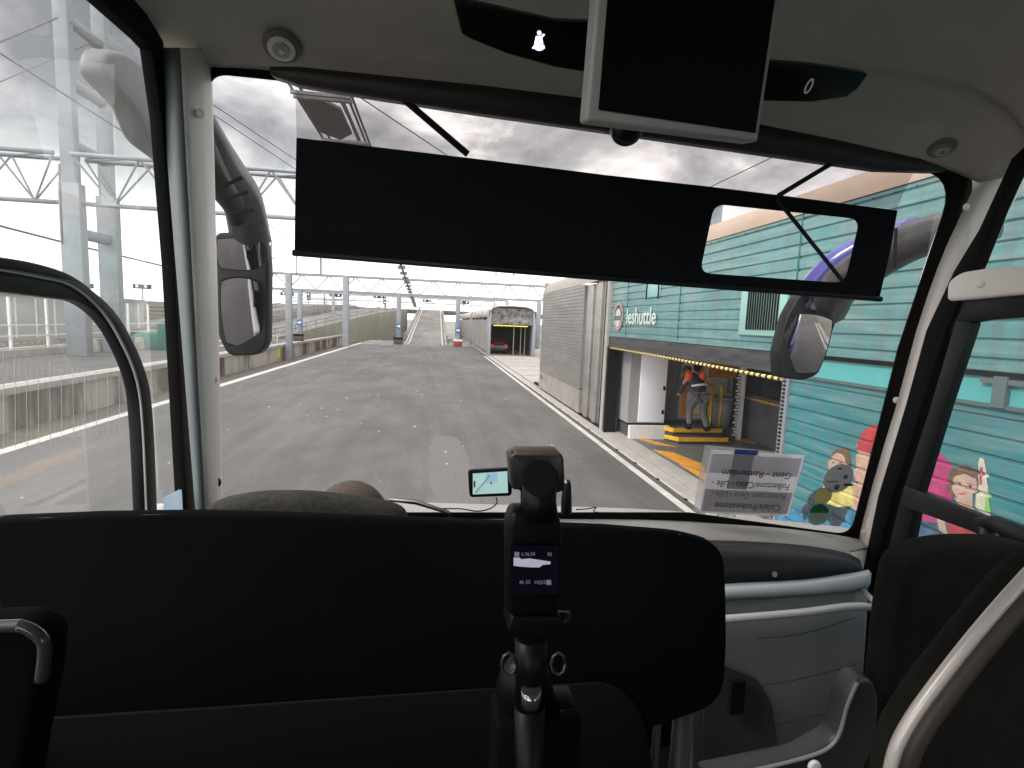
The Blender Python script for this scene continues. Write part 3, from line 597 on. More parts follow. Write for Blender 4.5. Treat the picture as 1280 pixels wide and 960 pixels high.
skin = mat('print_skin', (.50, .34, .27), .5, var=.22, scale=7); hair = mat('print_hair', (.15, .09, .055), .5, var=.5, scale=30); pink = mat('print_pink', (.44, .05, .17), .5, var=.35, scale=5); red = mat('print_red', (.38, .045, .055), .5, var=.35, scale=5)
jean = mat('print_jean', (.06, .11, .18), .5, var=.55, scale=9); yelp = mat('print_yellow', (.55, .50, .17), .5, var=.3, scale=6); navy = mat('print_navy', (.03, .045, .06), .5, var=.6, scale=9); pale = mat('print_pale', (.58, .54, .42), .5, var=.2, scale=9); grn = mat('print_green', (.2, .5, .1), .5); blup = mat('print_blue', (.05, .22, .36), .5, var=.4, scale=6); lipm = mat('print_lip', (.5, .12, .12), .5)
# figure A: child leaning, seen through the windscreen
art('printed_figure', [
 ([(972, 640), (1008, 632), (1045, 650), (1066, 640), (1076, 690), (960, 690)], blup, 0),
 ([(1002, 640), (1016, 614), (1036, 606), (1038, 622), (1018, 640), (1006, 652)], navy, .001),
 ([(1036, 624), (1062, 628), (1056, 652), (1044, 664), (1034, 648)], navy, .001),
 ([(1030, 608), (1048, 600), (1066, 604), (1068, 632), (1048, 634), (1032, 628)], yelp, .002),
 (ell(1051, 576, 13, 16, rot=.35), hair, .002), (ell(1047, 580, 10.5, 14, rot=.3), skin, .003),
 (ell(1043, 578, 1.3, 1), navy, .004), (ell(1050, 579, 1.3, 1), navy, .004), ([(1041, 587), (1047, 589), (1051, 588), (1047, 591)], lipm, .004),
 ([(1072, 555), (1082, 552), (1090, 575), (1084, 622), (1072, 640), (1064, 634), (1074, 610)], skin, .002),
 ([(1072, 562), (1076, 544), (1086, 534), (1102, 530), (1104, 560), (1086, 566)], red, .003)], t)
# figure B: adult in pink, C: girl in red with raised arm
art('printed_figure', [
 ([(1138, 650), (1155, 646), (1186, 652), (1188, 668), (1178, 712), (1150, 722), (1135, 700)], jean, 0),
 ([(1150, 575), (1162, 566), (1180, 568), (1190, 584), (1192, 620), (1184, 654), (1158, 652), (1140, 642), (1140, 600)], pink, .001),
 (ell(1166, 546, 7, 13), hair, .001), (ell(1163, 552, 5, 8), skin, .002),
 ([(1173, 648), (1182, 650), (1186, 672), (1190, 694), (1180, 694), (1176, 670)], skin, .003),
 ([(1186, 640), (1206, 636), (1222, 640), (1224, 700), (1186, 700)], red, .002),
 ([(1196, 618), (1218, 618), (1216, 638), (1204, 644), (1196, 636)], skin, .003),
 ([(1220, 638), (1222, 618), (1225, 600), (1224, 580), (1227, 572), (1232, 574), (1233, 600), (1238, 622), (1236, 646)], pale, .003),
 ([(1226, 584), (1230, 584), (1229, 606), (1226, 606)], pink, .004), ([(1232, 640), (1236, 610), (1240, 640)], grn, .004),
 (ell(1205, 602, 20, 21, rot=.2), hair, .003), (ell(1207, 606, 15.5, 18, rot=.15), skin, .004),
 ([(1192, 590), (1200, 586), (1212, 587), (1222, 594), (1220, 598), (1208, 592), (1196, 595)], hair, .005), ([(1196, 601.6), (1204, 602.6), (1204, 603.4), (1196, 602.4)], hair, .005), ([(1210, 604), (1218, 605.4), (1218, 606.2), (1210, 604.8)], hair, .005), ([(1206, 606), (1208, 611), (1204, 611.5)], mat('print_skin_shade', (.40, .25, .19), .5), .005), (ell(1200, 605, 2, 1.6), navy, .005), (ell(1214, 608, 2, 1.6), navy, .005),
 (ell(1205, 616, 5.5, 2.8, n=8, t0=0, t1=180), lipm, .005), ([(1200, 616), (1210, 617), (1206, 618.5)], pale, .006)], t)
# figure D: next child partly hidden lower right
art('printed_figure', [([(1240, 680), (1262, 672), (1290, 690), (1290, 740), (1240, 740)], yelp, .001), ([(1238, 660), (1262, 664), (1262, 676), (1246, 688)], skin, .002), ([(1246, 696), (1262, 694), (1262, 730), (1248, 730)], grn, .003)], t)
# logo and lettering (white, ring with red)
def onw(y, z): return V((WX-.03, y, z))
logo_r = mat('logo_ring', (.42, .46, .44), .5); logo_red = mat('logo_red', (.42, .2, .18), .5)
mb = MB(); yc, zc2 = 12.42, 2.96
for k in range(28):
    a0_, a1_ = 2*math.pi*k/28, 2*math.pi*(k+1)/28
    if 0: pass
    mb.prism([(WX-.03, yc+.34*math.cos(a0_), zc2+.34*math.sin(a0_)), (WX-.03, yc+.34*math.cos(a1_), zc2+.34*math.sin(a1_)), (WX-.03, yc+.27*math.cos(a1_), zc2+.27*math.sin(a1_)), (WX-.03, yc+.27*math.cos(a0_), zc2+.27*math.sin(a0_))], (-.003, 0, 0))
mb.build('emblem_ring', logo_red, t)
mb = MB(); mb.prism([(WX-.032, yc+.2*math.cos(R(a)), zc2-.02+.2*math.sin(R(a))) for a in range(10, 171, 16)], (-.003, 0, 0)); mb.prism([(WX-.032, yc+.2*math.cos(R(a)), zc2-.06+.2*math.sin(R(a))) for a in range(190, 351, 16)], (-.003, 0, 0))
mb.build('emblem_core', logo_r, t)
text('lettering', 'leshuttle', (WX-.032, 11.85, 2.79), (0, -1, 0), (0, 0, 1), .50, mat('letter_white', (.48, .56, .54), .5), t, ext=.002, bold=.008, width=.98)

# ---- grey closed wagon
g = empty('grey_wagon', (4.35, 18, 0), 'closed silver-grey corrugated wagon with upright ribbed end behind teal wagon', 'wagon')
corr(15.6, 22.0, .75, 3.95, pitch=.11, dep=.02, n=1).build('side', silver, g)
MB().box(WX, WX+.1, 15.6, 22.0, .05, .75).build('skirt', mat('skirt', (.27, .25, .225), .7, .1, var=.2, scale=1.5), g)
MB().box(WX-.02, 7.9, 13.35, 13.5, 0, 4.1).build('gangway', rub, g)
for k in range(5):
    y = 13.55+k*.42; MB().box(WX+(.0 if k % 2 else .06), WX+.2, y, y+.32, .05, 3.9).build('rib', silver, g, bevel=.03)
MB().box(WX+.12, WX+.2, 13.5, 15.6, .05, 3.9).build('end_panel', mat('endp', (.16, .15, .145), .6), g)
rows = []
for k in range(7):
    a = k/6*math.pi/2; rows.append([(WX+.7-.7*math.cos(a), y, 3.95+.55*math.sin(a)) for y in (13.5, 22.0)])
rows.append([(7.9, y, 4.5) for y in (13.5, 22)]); MB().grid(rows).build('roof', mat('roof_silver', (.33, .30, .27), .5, .2, var=.12), g)
MB().box(WX+.05, 7.9, 21.9, 21.98, 0, 4.4).build('end_wall', silver, g)
MB().box(WX+.12, 7.9, 13.5, 22, -1.2, .04).build('underframe', wagin, g)
for yy in (21.6, 21.3): MB().box(WX-.012, WX+.0, yy, yy+.05, .45, .62).build('mark', rub, g)
# ---- flat loading wagon
g = empty('flat_wagon', (6, 30, 0), 'flat pale loading wagon deck between the grey wagon and the open carrier', 'wagon')
MB().box(4.4, 8.2, 22.1, 42.4, -.5, .03).build('deck', concl, g)
for y in range(24, 42, 3): MB().box(4.42, 8.18, y, y+.06, .031, .036).build('seam', wagin, g)
MB().box(4.4, 4.5, 22.3, 23.4, .031, .12).build('bridge_plate', rub, g)
MB().box(8.1, 8.2, 22.1, 42.4, .031, .3).build('kerb', concl, g)
# ---- open carrier wagon(s)
def carrier(y0, y1, lab, openend):
    g = empty('carrier_wagon', (4.2, y0, 0), lab, 'wagon', 'silver carrier wagons beyond the loading deck')
    corr(y0+1.2, y1, .25, 2.9, x=4.12, pitch=.2, dep=.03).build('side', silver, g)
    for k in range(int((y1-y0)/4.6)): MB().box(4.07, 4.13, y0+1.2+k*4.6, y0+1.35+k*4.6, .1, 3.6).build('side_rib', concl, g)
    MB().box(4.08, 4.3, y0, y0+1.2, .02, 3.7).build('end_frame', galv, g, bevel=.05)
    MB().box(7.7, 7.95, y0, y0+1.2, .02, 3.7).build('end_frame', galv, g, bevel=.05)
    MB().box(4.2, 7.85, y0, y1, -.6, .04).build('floor', concl, g)
    MB().box(7.75, 7.9, y0+1.2, y1, 0, 3.2).build('far_side', wagin, g)
    rows = []
    for k in range(9):
        a = k/8*math.pi; rows.append([(6.0-1.9*math.copysign(abs(math.cos(a))**.55, math.cos(a)), y, 3.1+.95*math.sin(a)**.6) for y in (y0, y1)])
    MB().grid(rows).build('roof', mat('car_roof', (.42, .39, .36), .5, .2, var=.2), g, solid=.08)
    if openend:
        MB().box(4.3, 7.7, y0+.3, y0+.4, 2.55, 3.85).build('end_mesh', mat('dirty_panel', (.14, .135, .13), .7, var=.9, scale=2.2), g)
        MB().box(4.5, 7.3, y0+.2, y0+.28, 2.42, 2.5).build('yellow_bar', mat('ybar', (.75, .65, .05), .5), g)
        for x_ in (6.4, 7.0, 7.35): MB().box(x_, x_+.08, y0+2, y0+2.1, .04, 2.4).build('inner_post', concl, g)
        MB().box(4.3, 7.7, y0+8, y0+8.1, .04, 3.2).build('bulkhead', wagin, g)
    else: MB().box(4.2, 7.85, y0+.1, y0+.2, 0, 3.9).build('bulkhead', wagin, g)
carrier(42.4, 64, 'open-ended silver carrier wagon with yellow bar across its dark mouth', True)
carrier(65, 87, 'second silver carrier wagon directly behind the open-ended one', False)
carrier(88, 110, 'third and farthest silver carrier wagon of the train', False)
# car inside carrier with red lights
o = empty('parked_car', (5.0, 45.5, .1), 'dark car with red tail lights parked inside the mouth of the open carrier wagon', 'car')
cm = mat('car_dark', (.03, .03, .035), .3)
MB().prism([(4.45, 45, .25), (6.0, 45, .25), (6.0, 45, .85), (4.45, 45, .85)], (0, 4, 0)).build('body', cm, o, bevel=.1)
MB().prism([(4.55, 45.3, .86), (5.9, 45.3, .86), (5.75, 45.6, 1.4), (4.7, 45.6, 1.4)], (0, 2.4, 0)).build('cabin', mat('car_cabin', (.06, .015, .015), .25), o, bevel=.1)
for x_ in (4.55, 5.75): MB().box(x_, x_+.28, 44.92, 44.99, .55, .85).build('tail_light', mat('car_red2', (.55, .03, .03), .3), o); 
for x_ in (4.5, 5.75): MB().tube([(x_, 45.8, .3), (x_+.2, 45.8, .3)], .26, 14).build('wheel', rub, o)

# ================================================================== PEOPLE
def skinbody(name, joints, edges, m, parent=None, sub=2, root=0):
    me = bpy.data.meshes.new(name); me.from_pydata([j[0] for j in joints], edges, []); me.materials.append(m)
    o = bpy.data.objects.new(name, me); COL.objects.link(o)
    o.modifiers.new('skin', 'SKIN'); sv = me.skin_vertices[0].data
    for i, j in enumerate(joints):
        r = j[1] if isinstance(j[1], tuple) else (j[1], j[1]); sv[i].radius = r; sv[i].use_root = (i == root)
    o.modifiers['skin'].use_smooth_shade = True
    x = o.modifiers.new('sub', 'SUBSURF'); x.levels = sub; x.render_levels = sub
    if parent: o.parent = parent; o.matrix_parent_inverse = Matrix.Translation(-parent.location)
    return o
# worker bending forward on the steps, seen from behind
bx, by, bz = 7.0, 11.75, .33
bx = PY(872, 520, by).x
skinm = mat('skin', (.45, .27, .19), .5); jack = mat('work_jacket', (.03, .035, .06), .8); trou = mat('work_trousers', (.12, .12, .13), .85); orj = mat('hi_vis', (.75, .1, .03), .6); refl = mat('reflective', (.75, .77, .78), .3)
wk = empty('person', (bx, by, bz), 'worker in dark jacket with red-orange shoulders bending on the steps inside the wagon', 'person')
def wp(x, y, z): return (bx+x, by+y, bz+z)
J = [(wp(.05, 0, .86), (.15, .12)), (wp(.02, .08, 1.05), (.14, .12)), (wp(-.04, .22, 1.22), (.17, .13)), (wp(-.08, .32, 1.3), .07), (wp(-.1, .4, 1.33), .06),
     (wp(-.1, .47, 1.36), .095), (wp(-.1, .53, 1.38), .09),
     (wp(-.24, .26, 1.2), .07), (wp(-.3, .3, .95), .05), (wp(-.28, .48, .8), .04),
     (wp(.12, .3, 1.2), .07), (wp(.2, .38, .98), .05), (wp(.1, .55, .9), .04),
     (wp(-.06, .0, .8), .1), (wp(-.12, .2, .48), .075), (wp(-.14, .1, .1), .05), (wp(-.15, .22, .04), .045),
     (wp(.14, -.02, .8), .1), (wp(.16, .05, .42), .075), (wp(.2, -.14, .06), .05), (wp(.2, -.02, .04), .045)]
E_ = [(0, 1), (1, 2), (2, 3), (3, 4), (4, 5), (5, 6), (2, 7), (7, 8), (8, 9), (2, 10), (10, 11), (11, 12), (0, 13), (13, 14), (14, 15), (15, 16), (0, 17), (17, 18), (18, 19), (19, 20)]
skinbody('body', [(j[0], tuple(a*.82 for a in j[1]) if isinstance(j[1], tuple) else j[1]*(.85 if i not in (4, 5, 6) else 1)) for i, j in enumerate(J)], E_, skinm, wk)
def off(i, d): return (J[i][0], (J[i][1][0]+d, J[i][1][1]+d) if isinstance(J[i][1], tuple) else J[i][1]+d)
skinbody('jacket', [off(i, .035 if i == 0 else .02) for i in (0, 1, 2, 3, 7, 8, 10, 11)]+[((V(J[9][0])*.8+V(J[8][0])*.2)[:], .055), ((V(J[12][0])*.8+V(J[11][0])*.2)[:], .055)], [(0, 1), (1, 2), (2, 3), (2, 4), (4, 5), (5, 8), (2, 6), (6, 7), (7, 9)], jack, wk)
skinbody('trousers', [off(i, .018) for i in (0, 13, 14, 15, 17, 18, 19)], [(0, 1), (1, 2), (2, 3), (0, 4), (4, 5), (5, 6)], trou, wk)
for i in (16, 20):
    q = V(J[i][0]); MB().sph((q.x, q.y-.06, q.z+.03), .095, 12, 8, (.75, 1.7, .85)).build('boot', rub, wk)
for sx in (-.2, .14): MB().sph(wp(sx, .2, 1.27), .115, 12, 8, (.85, 1, 1.1)).build('shoulder_panel', orj, wk)
MB().tube([wp(-.2, .02, 1.06), wp(-.08, -.09, 1.1), wp(.06, -.11, 1.12), wp(.2, .0, 1.1)], .028, 8).build('reflective_band', refl, wk)
MB().sph(wp(-.1, .5, 1.4), .105, 14, 10).build('hair', mat('hair_dark', (.03, .02, .015), .8), wk)
for s_, q in ((-1, 9), (1, 12)):
    h0 = V(J[q][0])
    mb = MB(); mb.sph(h0, .045, 10, 8, (.7, 1.1, .9))
    for k in range(5):
        dx = (-.03+.015*k); L_ = (.05, .075, .085, .078, .06)[k] if k else .05
        mb.tube([h0+V((dx, .03, -.01)), h0+V((dx*1.2, .03+L_*.6, -.02)), h0+V((dx*1.2, .03+L_*.8, -.045))], .009, 6)
    mb.build('hand', skinm, wk)

# ================================================================== COACH
co = empty('coach', (.5, 0, 0), 'interior and outer shell of the coach the picture is taken from', 'coach')
wTL = V((-.62, 1.62, 3.33)); wTR = V((1.68, 1.60, 3.225)); wBR = V((1.70, 1.85, 1.915))
wn = (wTR-wTL).cross(wBR-wTL).normalized()
def WS(px, py, off_=0): return PP(px, py, wTL-V((0, off_, 0)), wn)
wf = V((0, 1, 0))
glw = glass('windscreen_glass', (.985, .985, .985), .008); gls = glass('side_glass', (.97, .985, .985), .035, True); gld = glass('door_glass', (.95, .97, .97), .03)
# windscreen pane
q = [WS(235, 60), WS(1230, 200), WS(1130, 700), WS(235, 700)]
ws = MB().prism(q, wn*.004*(1 if wn.y > 0 else -1)).build('windscreen', glw, co)
# black frit/seal border: ring strip between outer and inner outlines
inner = rc([WS(262, 93), WS(600, 128), WS(900, 170), WS(1192, 222), WS(1121, 435), WS(1062, 668), WS(860, 640), WS(262, 640)], [.05, 0, 0, .12, .0, .07, 0, .05], 6)
outer = [WS(*p) for p in ()]
cen = sum(inner, V())/len(inner)
inner = [p-wf*.006 for p in inner]
outer = [p+(p-cen).normalized()*.09 for p in inner]
mb = MB(); n = len(inner)
mb.add(inner+outer, [(i, (i+1) % n, (i+1) % n+n, i+n) for i in range(n)]); mb.build('windscreen_seal', rub, co, solid=.006)
# ceiling
def zc_(X, Y):
    ys = [(1.75, 3.33), (1.6, 3.368), (1.5, 3.415), (1.3, 3.505), (1.05, 3.60), (.7, 3.66), (-4, 3.68)]
    for (a, za), (b_, zb_) in zip(ys, ys[1:]):
        if Y >= b_: 
            f = min(1, (a-Y)/(a-b_)); base = za+(zb_-za)*max(0, f); break
    else: base = 3.68
    base -= .042*(X+.62)*max(0, min(1, (Y-.6)/1.0))
    ze = 3.345-.05*(X+.68)
    d = min(X+.68, 1.74-X); f = 1-(1-min(1, max(0, d/.42)))**3
    yc_ = 1.13-.10*(X-.4)**2; groove = .03*math.exp(-((Y-yc_)/.05)**2)+.02/(1+math.exp((Y-yc_)*40))
    return ze+(base-ze)*f-groove*min(1, d/.3)+.02*min(1, d/.3)*(1 if Y < 1.45 else max(0, (1.6-Y)/.15))
rows = []
Ysv = [1.61-.022*k for k in range(48)]+[.5, .2, -.5, -2, -4]
Xs = [-.74+2.5*((1-math.cos(math.pi*k/40))/2) for k in range(41)]
for Y in Ysv:
    rows.append([(X, Y - (.03*(X+.68)/2.4 if Y > 1.4 else 0), zc_(X, Y)) for X in Xs])
MB().grid(rows).build('roof_lining', lin, co, solid=.01)
def ceil_hit(px, py):
    d = ray(px, py); t_ = .2
    while t_ < 4:
        p = C+d*t_
        if p.z > zc_(p.x, p.y): return p
        t_ += .004
    return p
# outer roof slab, sidewalls, floor (dark interior enclosure)
bodyw = mat('coach_white', (.6, .6, .6), .35)
MB().box(-.85, 1.92, -6, 1.55, 3.74, 3.82).build('roof', bodyw, co)
MB().box(-.84, 1.9, -5.9, 1.9, .95, 1.0).build('floor', mat('coach_floor', (.03, .03, .032), .8), co)
MB().box(-.84, 1.9, -4.05, -4.0, 1, 3.7).build('rear_light_block', soft, co)  # unseen wall added to close off the cabin and keep it dark
for x0, x1 in ((-.76, -.70), (1.76, 1.82)):
    MB().box(x0, x1, -4, .75, 1, 2.2).build('side_lining', mat('side_lining', (.1, .1, .105), .8), co)
    MB().box(x0, x1, -4, .75, 3.35, 3.7).build('side_lining', MATS['side_lining'], co)
    for y in (-3, -1.6, -.2): MB().box(x0, x1, y, y+.14, 2.25, 3.3).build('window_post', MATS['side_lining'], co)
# the unseen shell and added rear wall keep the cabin dark
# outer skin
MB().box(-.86, -.80, -9, 1.75, .35, 1.9).build('body_side', blue, co, bevel=.02)
MB().box(-.87, -.80, -9, 1.75, 1.9, 2.1).build('body_side', bodyw, co, bevel=.02)
MB().box(1.88, 1.94, -9, 1.8, .35, 1.3).build('body_side', bodyw, co, bevel=.02)
MB().box(1.88, 1.95, -9, .3, 1.3, 2.0).build('body_side', blue, co, bevel=.02)
MB().box(-.8, 1.86, 1.88, 1.9, 1.0, 1.7).build('footwell', rub, co)
MB().box(-.86, 1.92, 1.95, 2.0, .35, 1.75).build('front_panel', blue, co, bevel=.02)
# --- left wall plane
XLW = -.66
def LW(px, py, d=0): return PX(px, py, XLW+d)
# left glass
q = [LW(-200, -300), LW(205, 30), LW(250, 720), LW(-200, 1100)]
MB().prism([PX(-120, -160, XLW-.03), PX(110, -20, XLW-.03), PX(212, 85, XLW-.03), PX(262, 720, XLW-.03), PX(-120, 800, XLW-.03)], (-.004, 0, 0)).build('side_window', gls, co)
# thick black seal along top & front edge
def strip(name, a, b_, X, depth, m, parent=co, bev=.004):
    """band between two pixel polylines on the plane x=X, extruded by depth in x"""
    A = [PX(*p, X) for p in a]; B = [PX(*p, X) for p in b_]; n = len(A); e = V((depth, 0, 0))
    mb = MB(); mb.add(A+B+[p+e for p in A]+[p+e for p in B],
      [(i, i+1, n+i+1, n+i) for i in range(n-1)]+[(2*n+i, 3*n+i, 3*n+i+1, 2*n+i+1) for i in range(n-1)]+[(i, 2*n+i, 2*n+i+1, i+1) for i in range(n-1)]+[(n+i, n+i+1, 3*n+i+1, 3*n+i) for i in range(n-1)]+[(0, n, 3*n, 2*n), (n-1, 3*n-1, 4*n-1, 2*n-1)])
    return mb.build(name, m, parent, bevel=bev)
strip('window_seal', [(90, -32), (180, 50), (191, 62), (203, 150), (217, 330), (234, 645), (238, 720)], [(150, -40), (205, 52), (207, 72), (214, 150), (226, 330), (246, 645), (250, 720)], XLW, -.03, rub)
# arch frame of driver window
def off_in(path, dd):
    return [(x_-dd[i][0], y_+dd[i][1]) for i, (x_, y_) in enumerate(path)]
o1 = [tuple(p) for p in spl([(-60, 314, 0), (0, 321, 0), (50, 330, 0), (92, 345, 0), (130, 376, 0), (158, 418, 0), (178, 468, 0), (186, 530, 0), (191, 645, 0), (193, 720, 0)], 4)]
o2 = [tuple(p) for p in spl([(-60, 330, 0), (0, 337, 0), (50, 346, 0), (88, 356, 0), (126, 387, 0), (152, 428, 0), (171, 476, 0), (178, 534, 0), (183, 645, 0), (185, 720, 0)], 4)]
o3 = [tuple(p) for p in spl([(-60, 360, 0), (0, 366, 0), (50, 372, 0), (84, 378, 0), (114, 400, 0), (138, 438, 0), (156, 486, 0), (162, 540, 0), (166, 645, 0), (168, 720, 0)], 4)]
c2 = lambda l: [(a[0], a[1]) for a in l]
frm = mat('frame_black', (.012, .014, .014), .42, spec=.25)
strip('window_arch', c2(o1), c2(o2), XLW+.002, -.03, frm)
strip('window_arch', c2(o2), c2(o3), XLW-.002, .025, frm)
strip('arch_painted_highlight', c2(o2), [(a-1.2, b_+2.0) for a, b_ in c2(o2)], XLW+.024, .003, mat('highlight_pale', (.6, .6, .58), .3), bev=0)  # thin pale strip painting a highlight along the arch
# thin lines added in the lower pane, standing in for a fence
mb = MB()
for k in range(11):
    a = PX(6+k*17, 470, XLW-.028); mb.tube([PX(4+k*14.5, 440+k*3, XLW-.028), PX(5+k*14.5, 562-k*2, XLW-.028)], .0004, 4)
mb.build('fence_lines', white, co)
# --- left pillar: light front face and blue-grey return
lp = []
for py in (60, 150, 300, 450, 600, 720):
    f = (py-80)/560
    xa = 203+45*f; xb = 230+30*f; xc = 264+14*f
    lp.append((PY(xa-3, py, 1.455), PY(xa+.45*(xb-xa), py, 1.45), PY(xb-4, py, 1.455), PY(xb+2, py, 1.47), PY(xb+.6*(xc-xb), py, 1.535), PY(xc-2, py, 1.60+.08*max(0, min(1, f*2))), PY(xc, py, 1.61+.12*max(0, min(1, f*2)))))
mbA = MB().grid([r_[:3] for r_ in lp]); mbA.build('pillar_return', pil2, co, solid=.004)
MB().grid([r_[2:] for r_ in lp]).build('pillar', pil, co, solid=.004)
def screw(px, py, Y, m, r=.0125):
    p = PY(px, py, Y); mb = MB(); mb.sph(p, r, 14, 10, (1, .5, 1)); mb.build('screw_cap', m, co)
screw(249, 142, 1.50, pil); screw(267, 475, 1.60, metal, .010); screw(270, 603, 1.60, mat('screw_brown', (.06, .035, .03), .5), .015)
# --- right pillar
rows = []
for py, xl, xr in ((192, 1210, 1296), (225, 1201, 1280), (290, 1172, 1238), (335, 1156, 1210), (414, 1134, 1172), (507, 1110, 1146), (560, 1095, 1128), (620, 1079, 1111), (665, 1069, 1099), (720, 1062, 1090), (800, 1052, 1080)):
    f = (py-225)/455; w_ = xr-xl
    Yb = 1.56+.25*f
    rows.append([PY(xl-1, py, Yb+.13), PY(xl, py, Yb+.09), PY(xl+.2*w_, py, Yb+.045), PY(xl+.45*w_, py, Yb-.005), PY(xl+.75*w_, py, Yb-.05), PY(xr, py, Yb-.055), PY(xr+4, py, Yb+.02)])
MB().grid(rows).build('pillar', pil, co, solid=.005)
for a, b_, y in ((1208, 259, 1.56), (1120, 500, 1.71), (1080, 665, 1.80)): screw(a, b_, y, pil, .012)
# windscreen edge black line right handled by seal; door frame on right wall plane
XRW = 1.70
def RW(px, py, d=0): return PX(px, py, XRW+d)
strip('door_frame', [(1278, 200), (1236, 290), (1205, 340), (1170, 414), (1144, 507), (1109, 620), (1088, 720), (1070, 850), (1055, 1000)], [(1300, 180), (1262, 262), (1235, 330), (1196, 414), (1165, 507), (1128, 620), (1104, 720), (1090, 850), (1075, 1000)], XRW, -.04, rub)
strip('door_frame', [(1176, 384), (1200, 376), (1240, 370), (1340, 360)], [(1186, 418), (1208, 404), (1240, 399), (1340, 392)], XRW-.03, .03, frm)
strip('door_frame', [(1194, 400), (1163, 507), (1126, 620), (1102, 720), (1084, 850)], [(1214, 403), (1180, 507), (1146, 620), (1122, 745), (1106, 850)], XRW-.042, .04, frm)
MB().prism([RW(1180, 200, .02), RW(1500, 150, .02), RW(1500, 900, .02), RW(1060, 860, .02)], (.004, 0, 0)).build('door_glass', gld, co)
# white cover above door
cv = rc([RW(1183, 352, -.05), RW(1200, 340, -.05), RW(1240, 334, -.05), RW(1340, 330, -.05), RW(1340, 362, -.05), RW(1182, 377, -.05)], .02, 5)
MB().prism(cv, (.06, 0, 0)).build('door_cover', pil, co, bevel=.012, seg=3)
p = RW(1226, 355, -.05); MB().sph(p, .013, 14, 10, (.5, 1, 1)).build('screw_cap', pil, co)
# door cross bar and grip
strip('door_bar', [(1130, 607), (1215, 640), (1330, 684)], [(1126, 632), (1213, 664), (1330, 712)], XRW-.045, .03, mat('bar_grey', (.028, .029, .033), .45, spec=.3))
MB().tube([PX(1222, 655, 1.62), PX(1246, 655, 1.56), PX(1275, 668, 1.5), PX(1330, 695, 1.45)], [.02, .023, .025, .025], 10).build('door_grip', black, co)
MB().tube([PX(1237, 660, 1.58), PX(1236, 700, 1.58), PX(1235, 760, 1.58)], .022, 10).build('door_grip_post', dashd, co)
strip('door_lower', [(1102, 760), (1150, 790), (1330, 800)], [(1085, 1000), (1150, 1000), (1330, 1000)], XRW-.01, .03, pil2)
# --- ceiling fittings
def on_ceiling(name, pix, th, m, parent=co, back=.012, bev=.004):
    P = [ceil_hit(*p) for p in pix]; P = [C+(p-C)*(1-back) for p in P]
    c = sum(P, V())/len(P); n_ = (P[1]-P[0]).cross(P[-1]-P[0]).normalized()
    if n_.dot(C-c) < 0: n_ = -n_
    return MB().prism(P, n_*th).build(name, m, parent, bevel=bev), n_
# display strip panels (left with icon, right with zero)
def plane_panel(name, pix, Y, th, m, lean=.5, parent=co, bev=.004):
    c0 = PY(*pix[0], Y); n_ = V((0, -1, -lean)).normalized(); P = [PP(*p, c0, n_) for p in pix]
    return MB().prism(P, -n_*th).build(name, m, parent, bevel=bev), c0, n_
gloss = mat('gloss_black', (.004, .004, .005), .3, spec=.25)
_, c0, n0 = plane_panel('display_panel', [(566, -2), (694, 27), (742, 29), (742, 92), (696, 85), (635, 68), (590, 50), (577, 43)], 1.10, .03, gloss, .9)
em = mat('icon_light', (.72, .6, 1.0), .5, emit=1.6)
ic = MB()
def icp(px, py): return PP(px, py, c0+n0*.001, n0)
ic.prism([icp(*p) for p in ell(674, 41, 2.6, 2.8, 12)], n0*.0015)
ic.prism([icp(*p) for p in ((670, 45), (677, 45), (679, 54), (668, 54))], n0*.0015)
ic.prism([icp(*p) for p in ((668, 55), (680, 56), (681, 60), (676, 63), (672, 63), (667, 60))], n0*.0015)
ic.prism([icp(*p) for p in ((679, 42), (681, 43), (667, 61), (665, 60))], n0*.0015)
ic.build('seatbelt_icon', em, bpy.data.objects['display_panel'])
_, c1, n1_ = plane_panel('display_panel', [(955, 78), (1020, 83), (1086, 93), (1072, 112), (1058, 122), (1015, 128), (955, 127)], 1.15, .03, gloss, .9)
pnl = _; q0 = PP(1002, 117, c1+n1_*.002, n1_); qx = PP(1020, 118, c1+n1_*.002, n1_)-q0; qy = PP(1006, 95, c1+n1_*.002, n1_)-q0
text('display_digit', '0', q0, qx, qy, qy.length*1.25, mat('digit', (.32, .32, .32), .5, emit=.12), pnl, ext=.0005, width=.8)
# round air nozzle/light fittings
for (px, py, rx, m1) in ((352, 58, .034, white), (1177, 185, .028, galv)):
    p = ceil_hit(px, py); p = C+(p-C)*.985; n_ = (C-p).normalized(); n_ = V((n_.x*.3, -.45, -.85)).normalized()
    rg = MB().disc(p-n_*.004, n_, rx*1.35, .008, 28).build('spot_light', mat('fit_grey', (.18, .17, .15), .6), co, bevel=.003)
    MB().disc(p+n_*.005, n_, rx, .008, 28).build('lens', m1, rg, bevel=.003)
    MB().disc(p+n_*.014, n_, rx*.62, .003, 24).build('lens_ring', mat('fit_ring', (.4, .4, .38), .4), rg)
    MB().disc(p+n_*.018, n_, rx*.2, .004, 12).build('lens_centre', m1, rg)
# sensor dome
p = PY(783, 162, 1.25); MB().sph((p.x, p.y, p.z), .038, 18, 12, (1, 1, .95)).build('camera_dome', gloss, co)
MB().tube([(p.x, p.y, p.z), (p.x, p.y+.02, p.z+.12)], .034, 14).build('dome_neck', black, co)
# ceiling recess lines: moulded rib panels
for pix, m_ in (([(880, -30), (1000, -20), (985, 40), (975, 60), (960, 70)], None),): pass

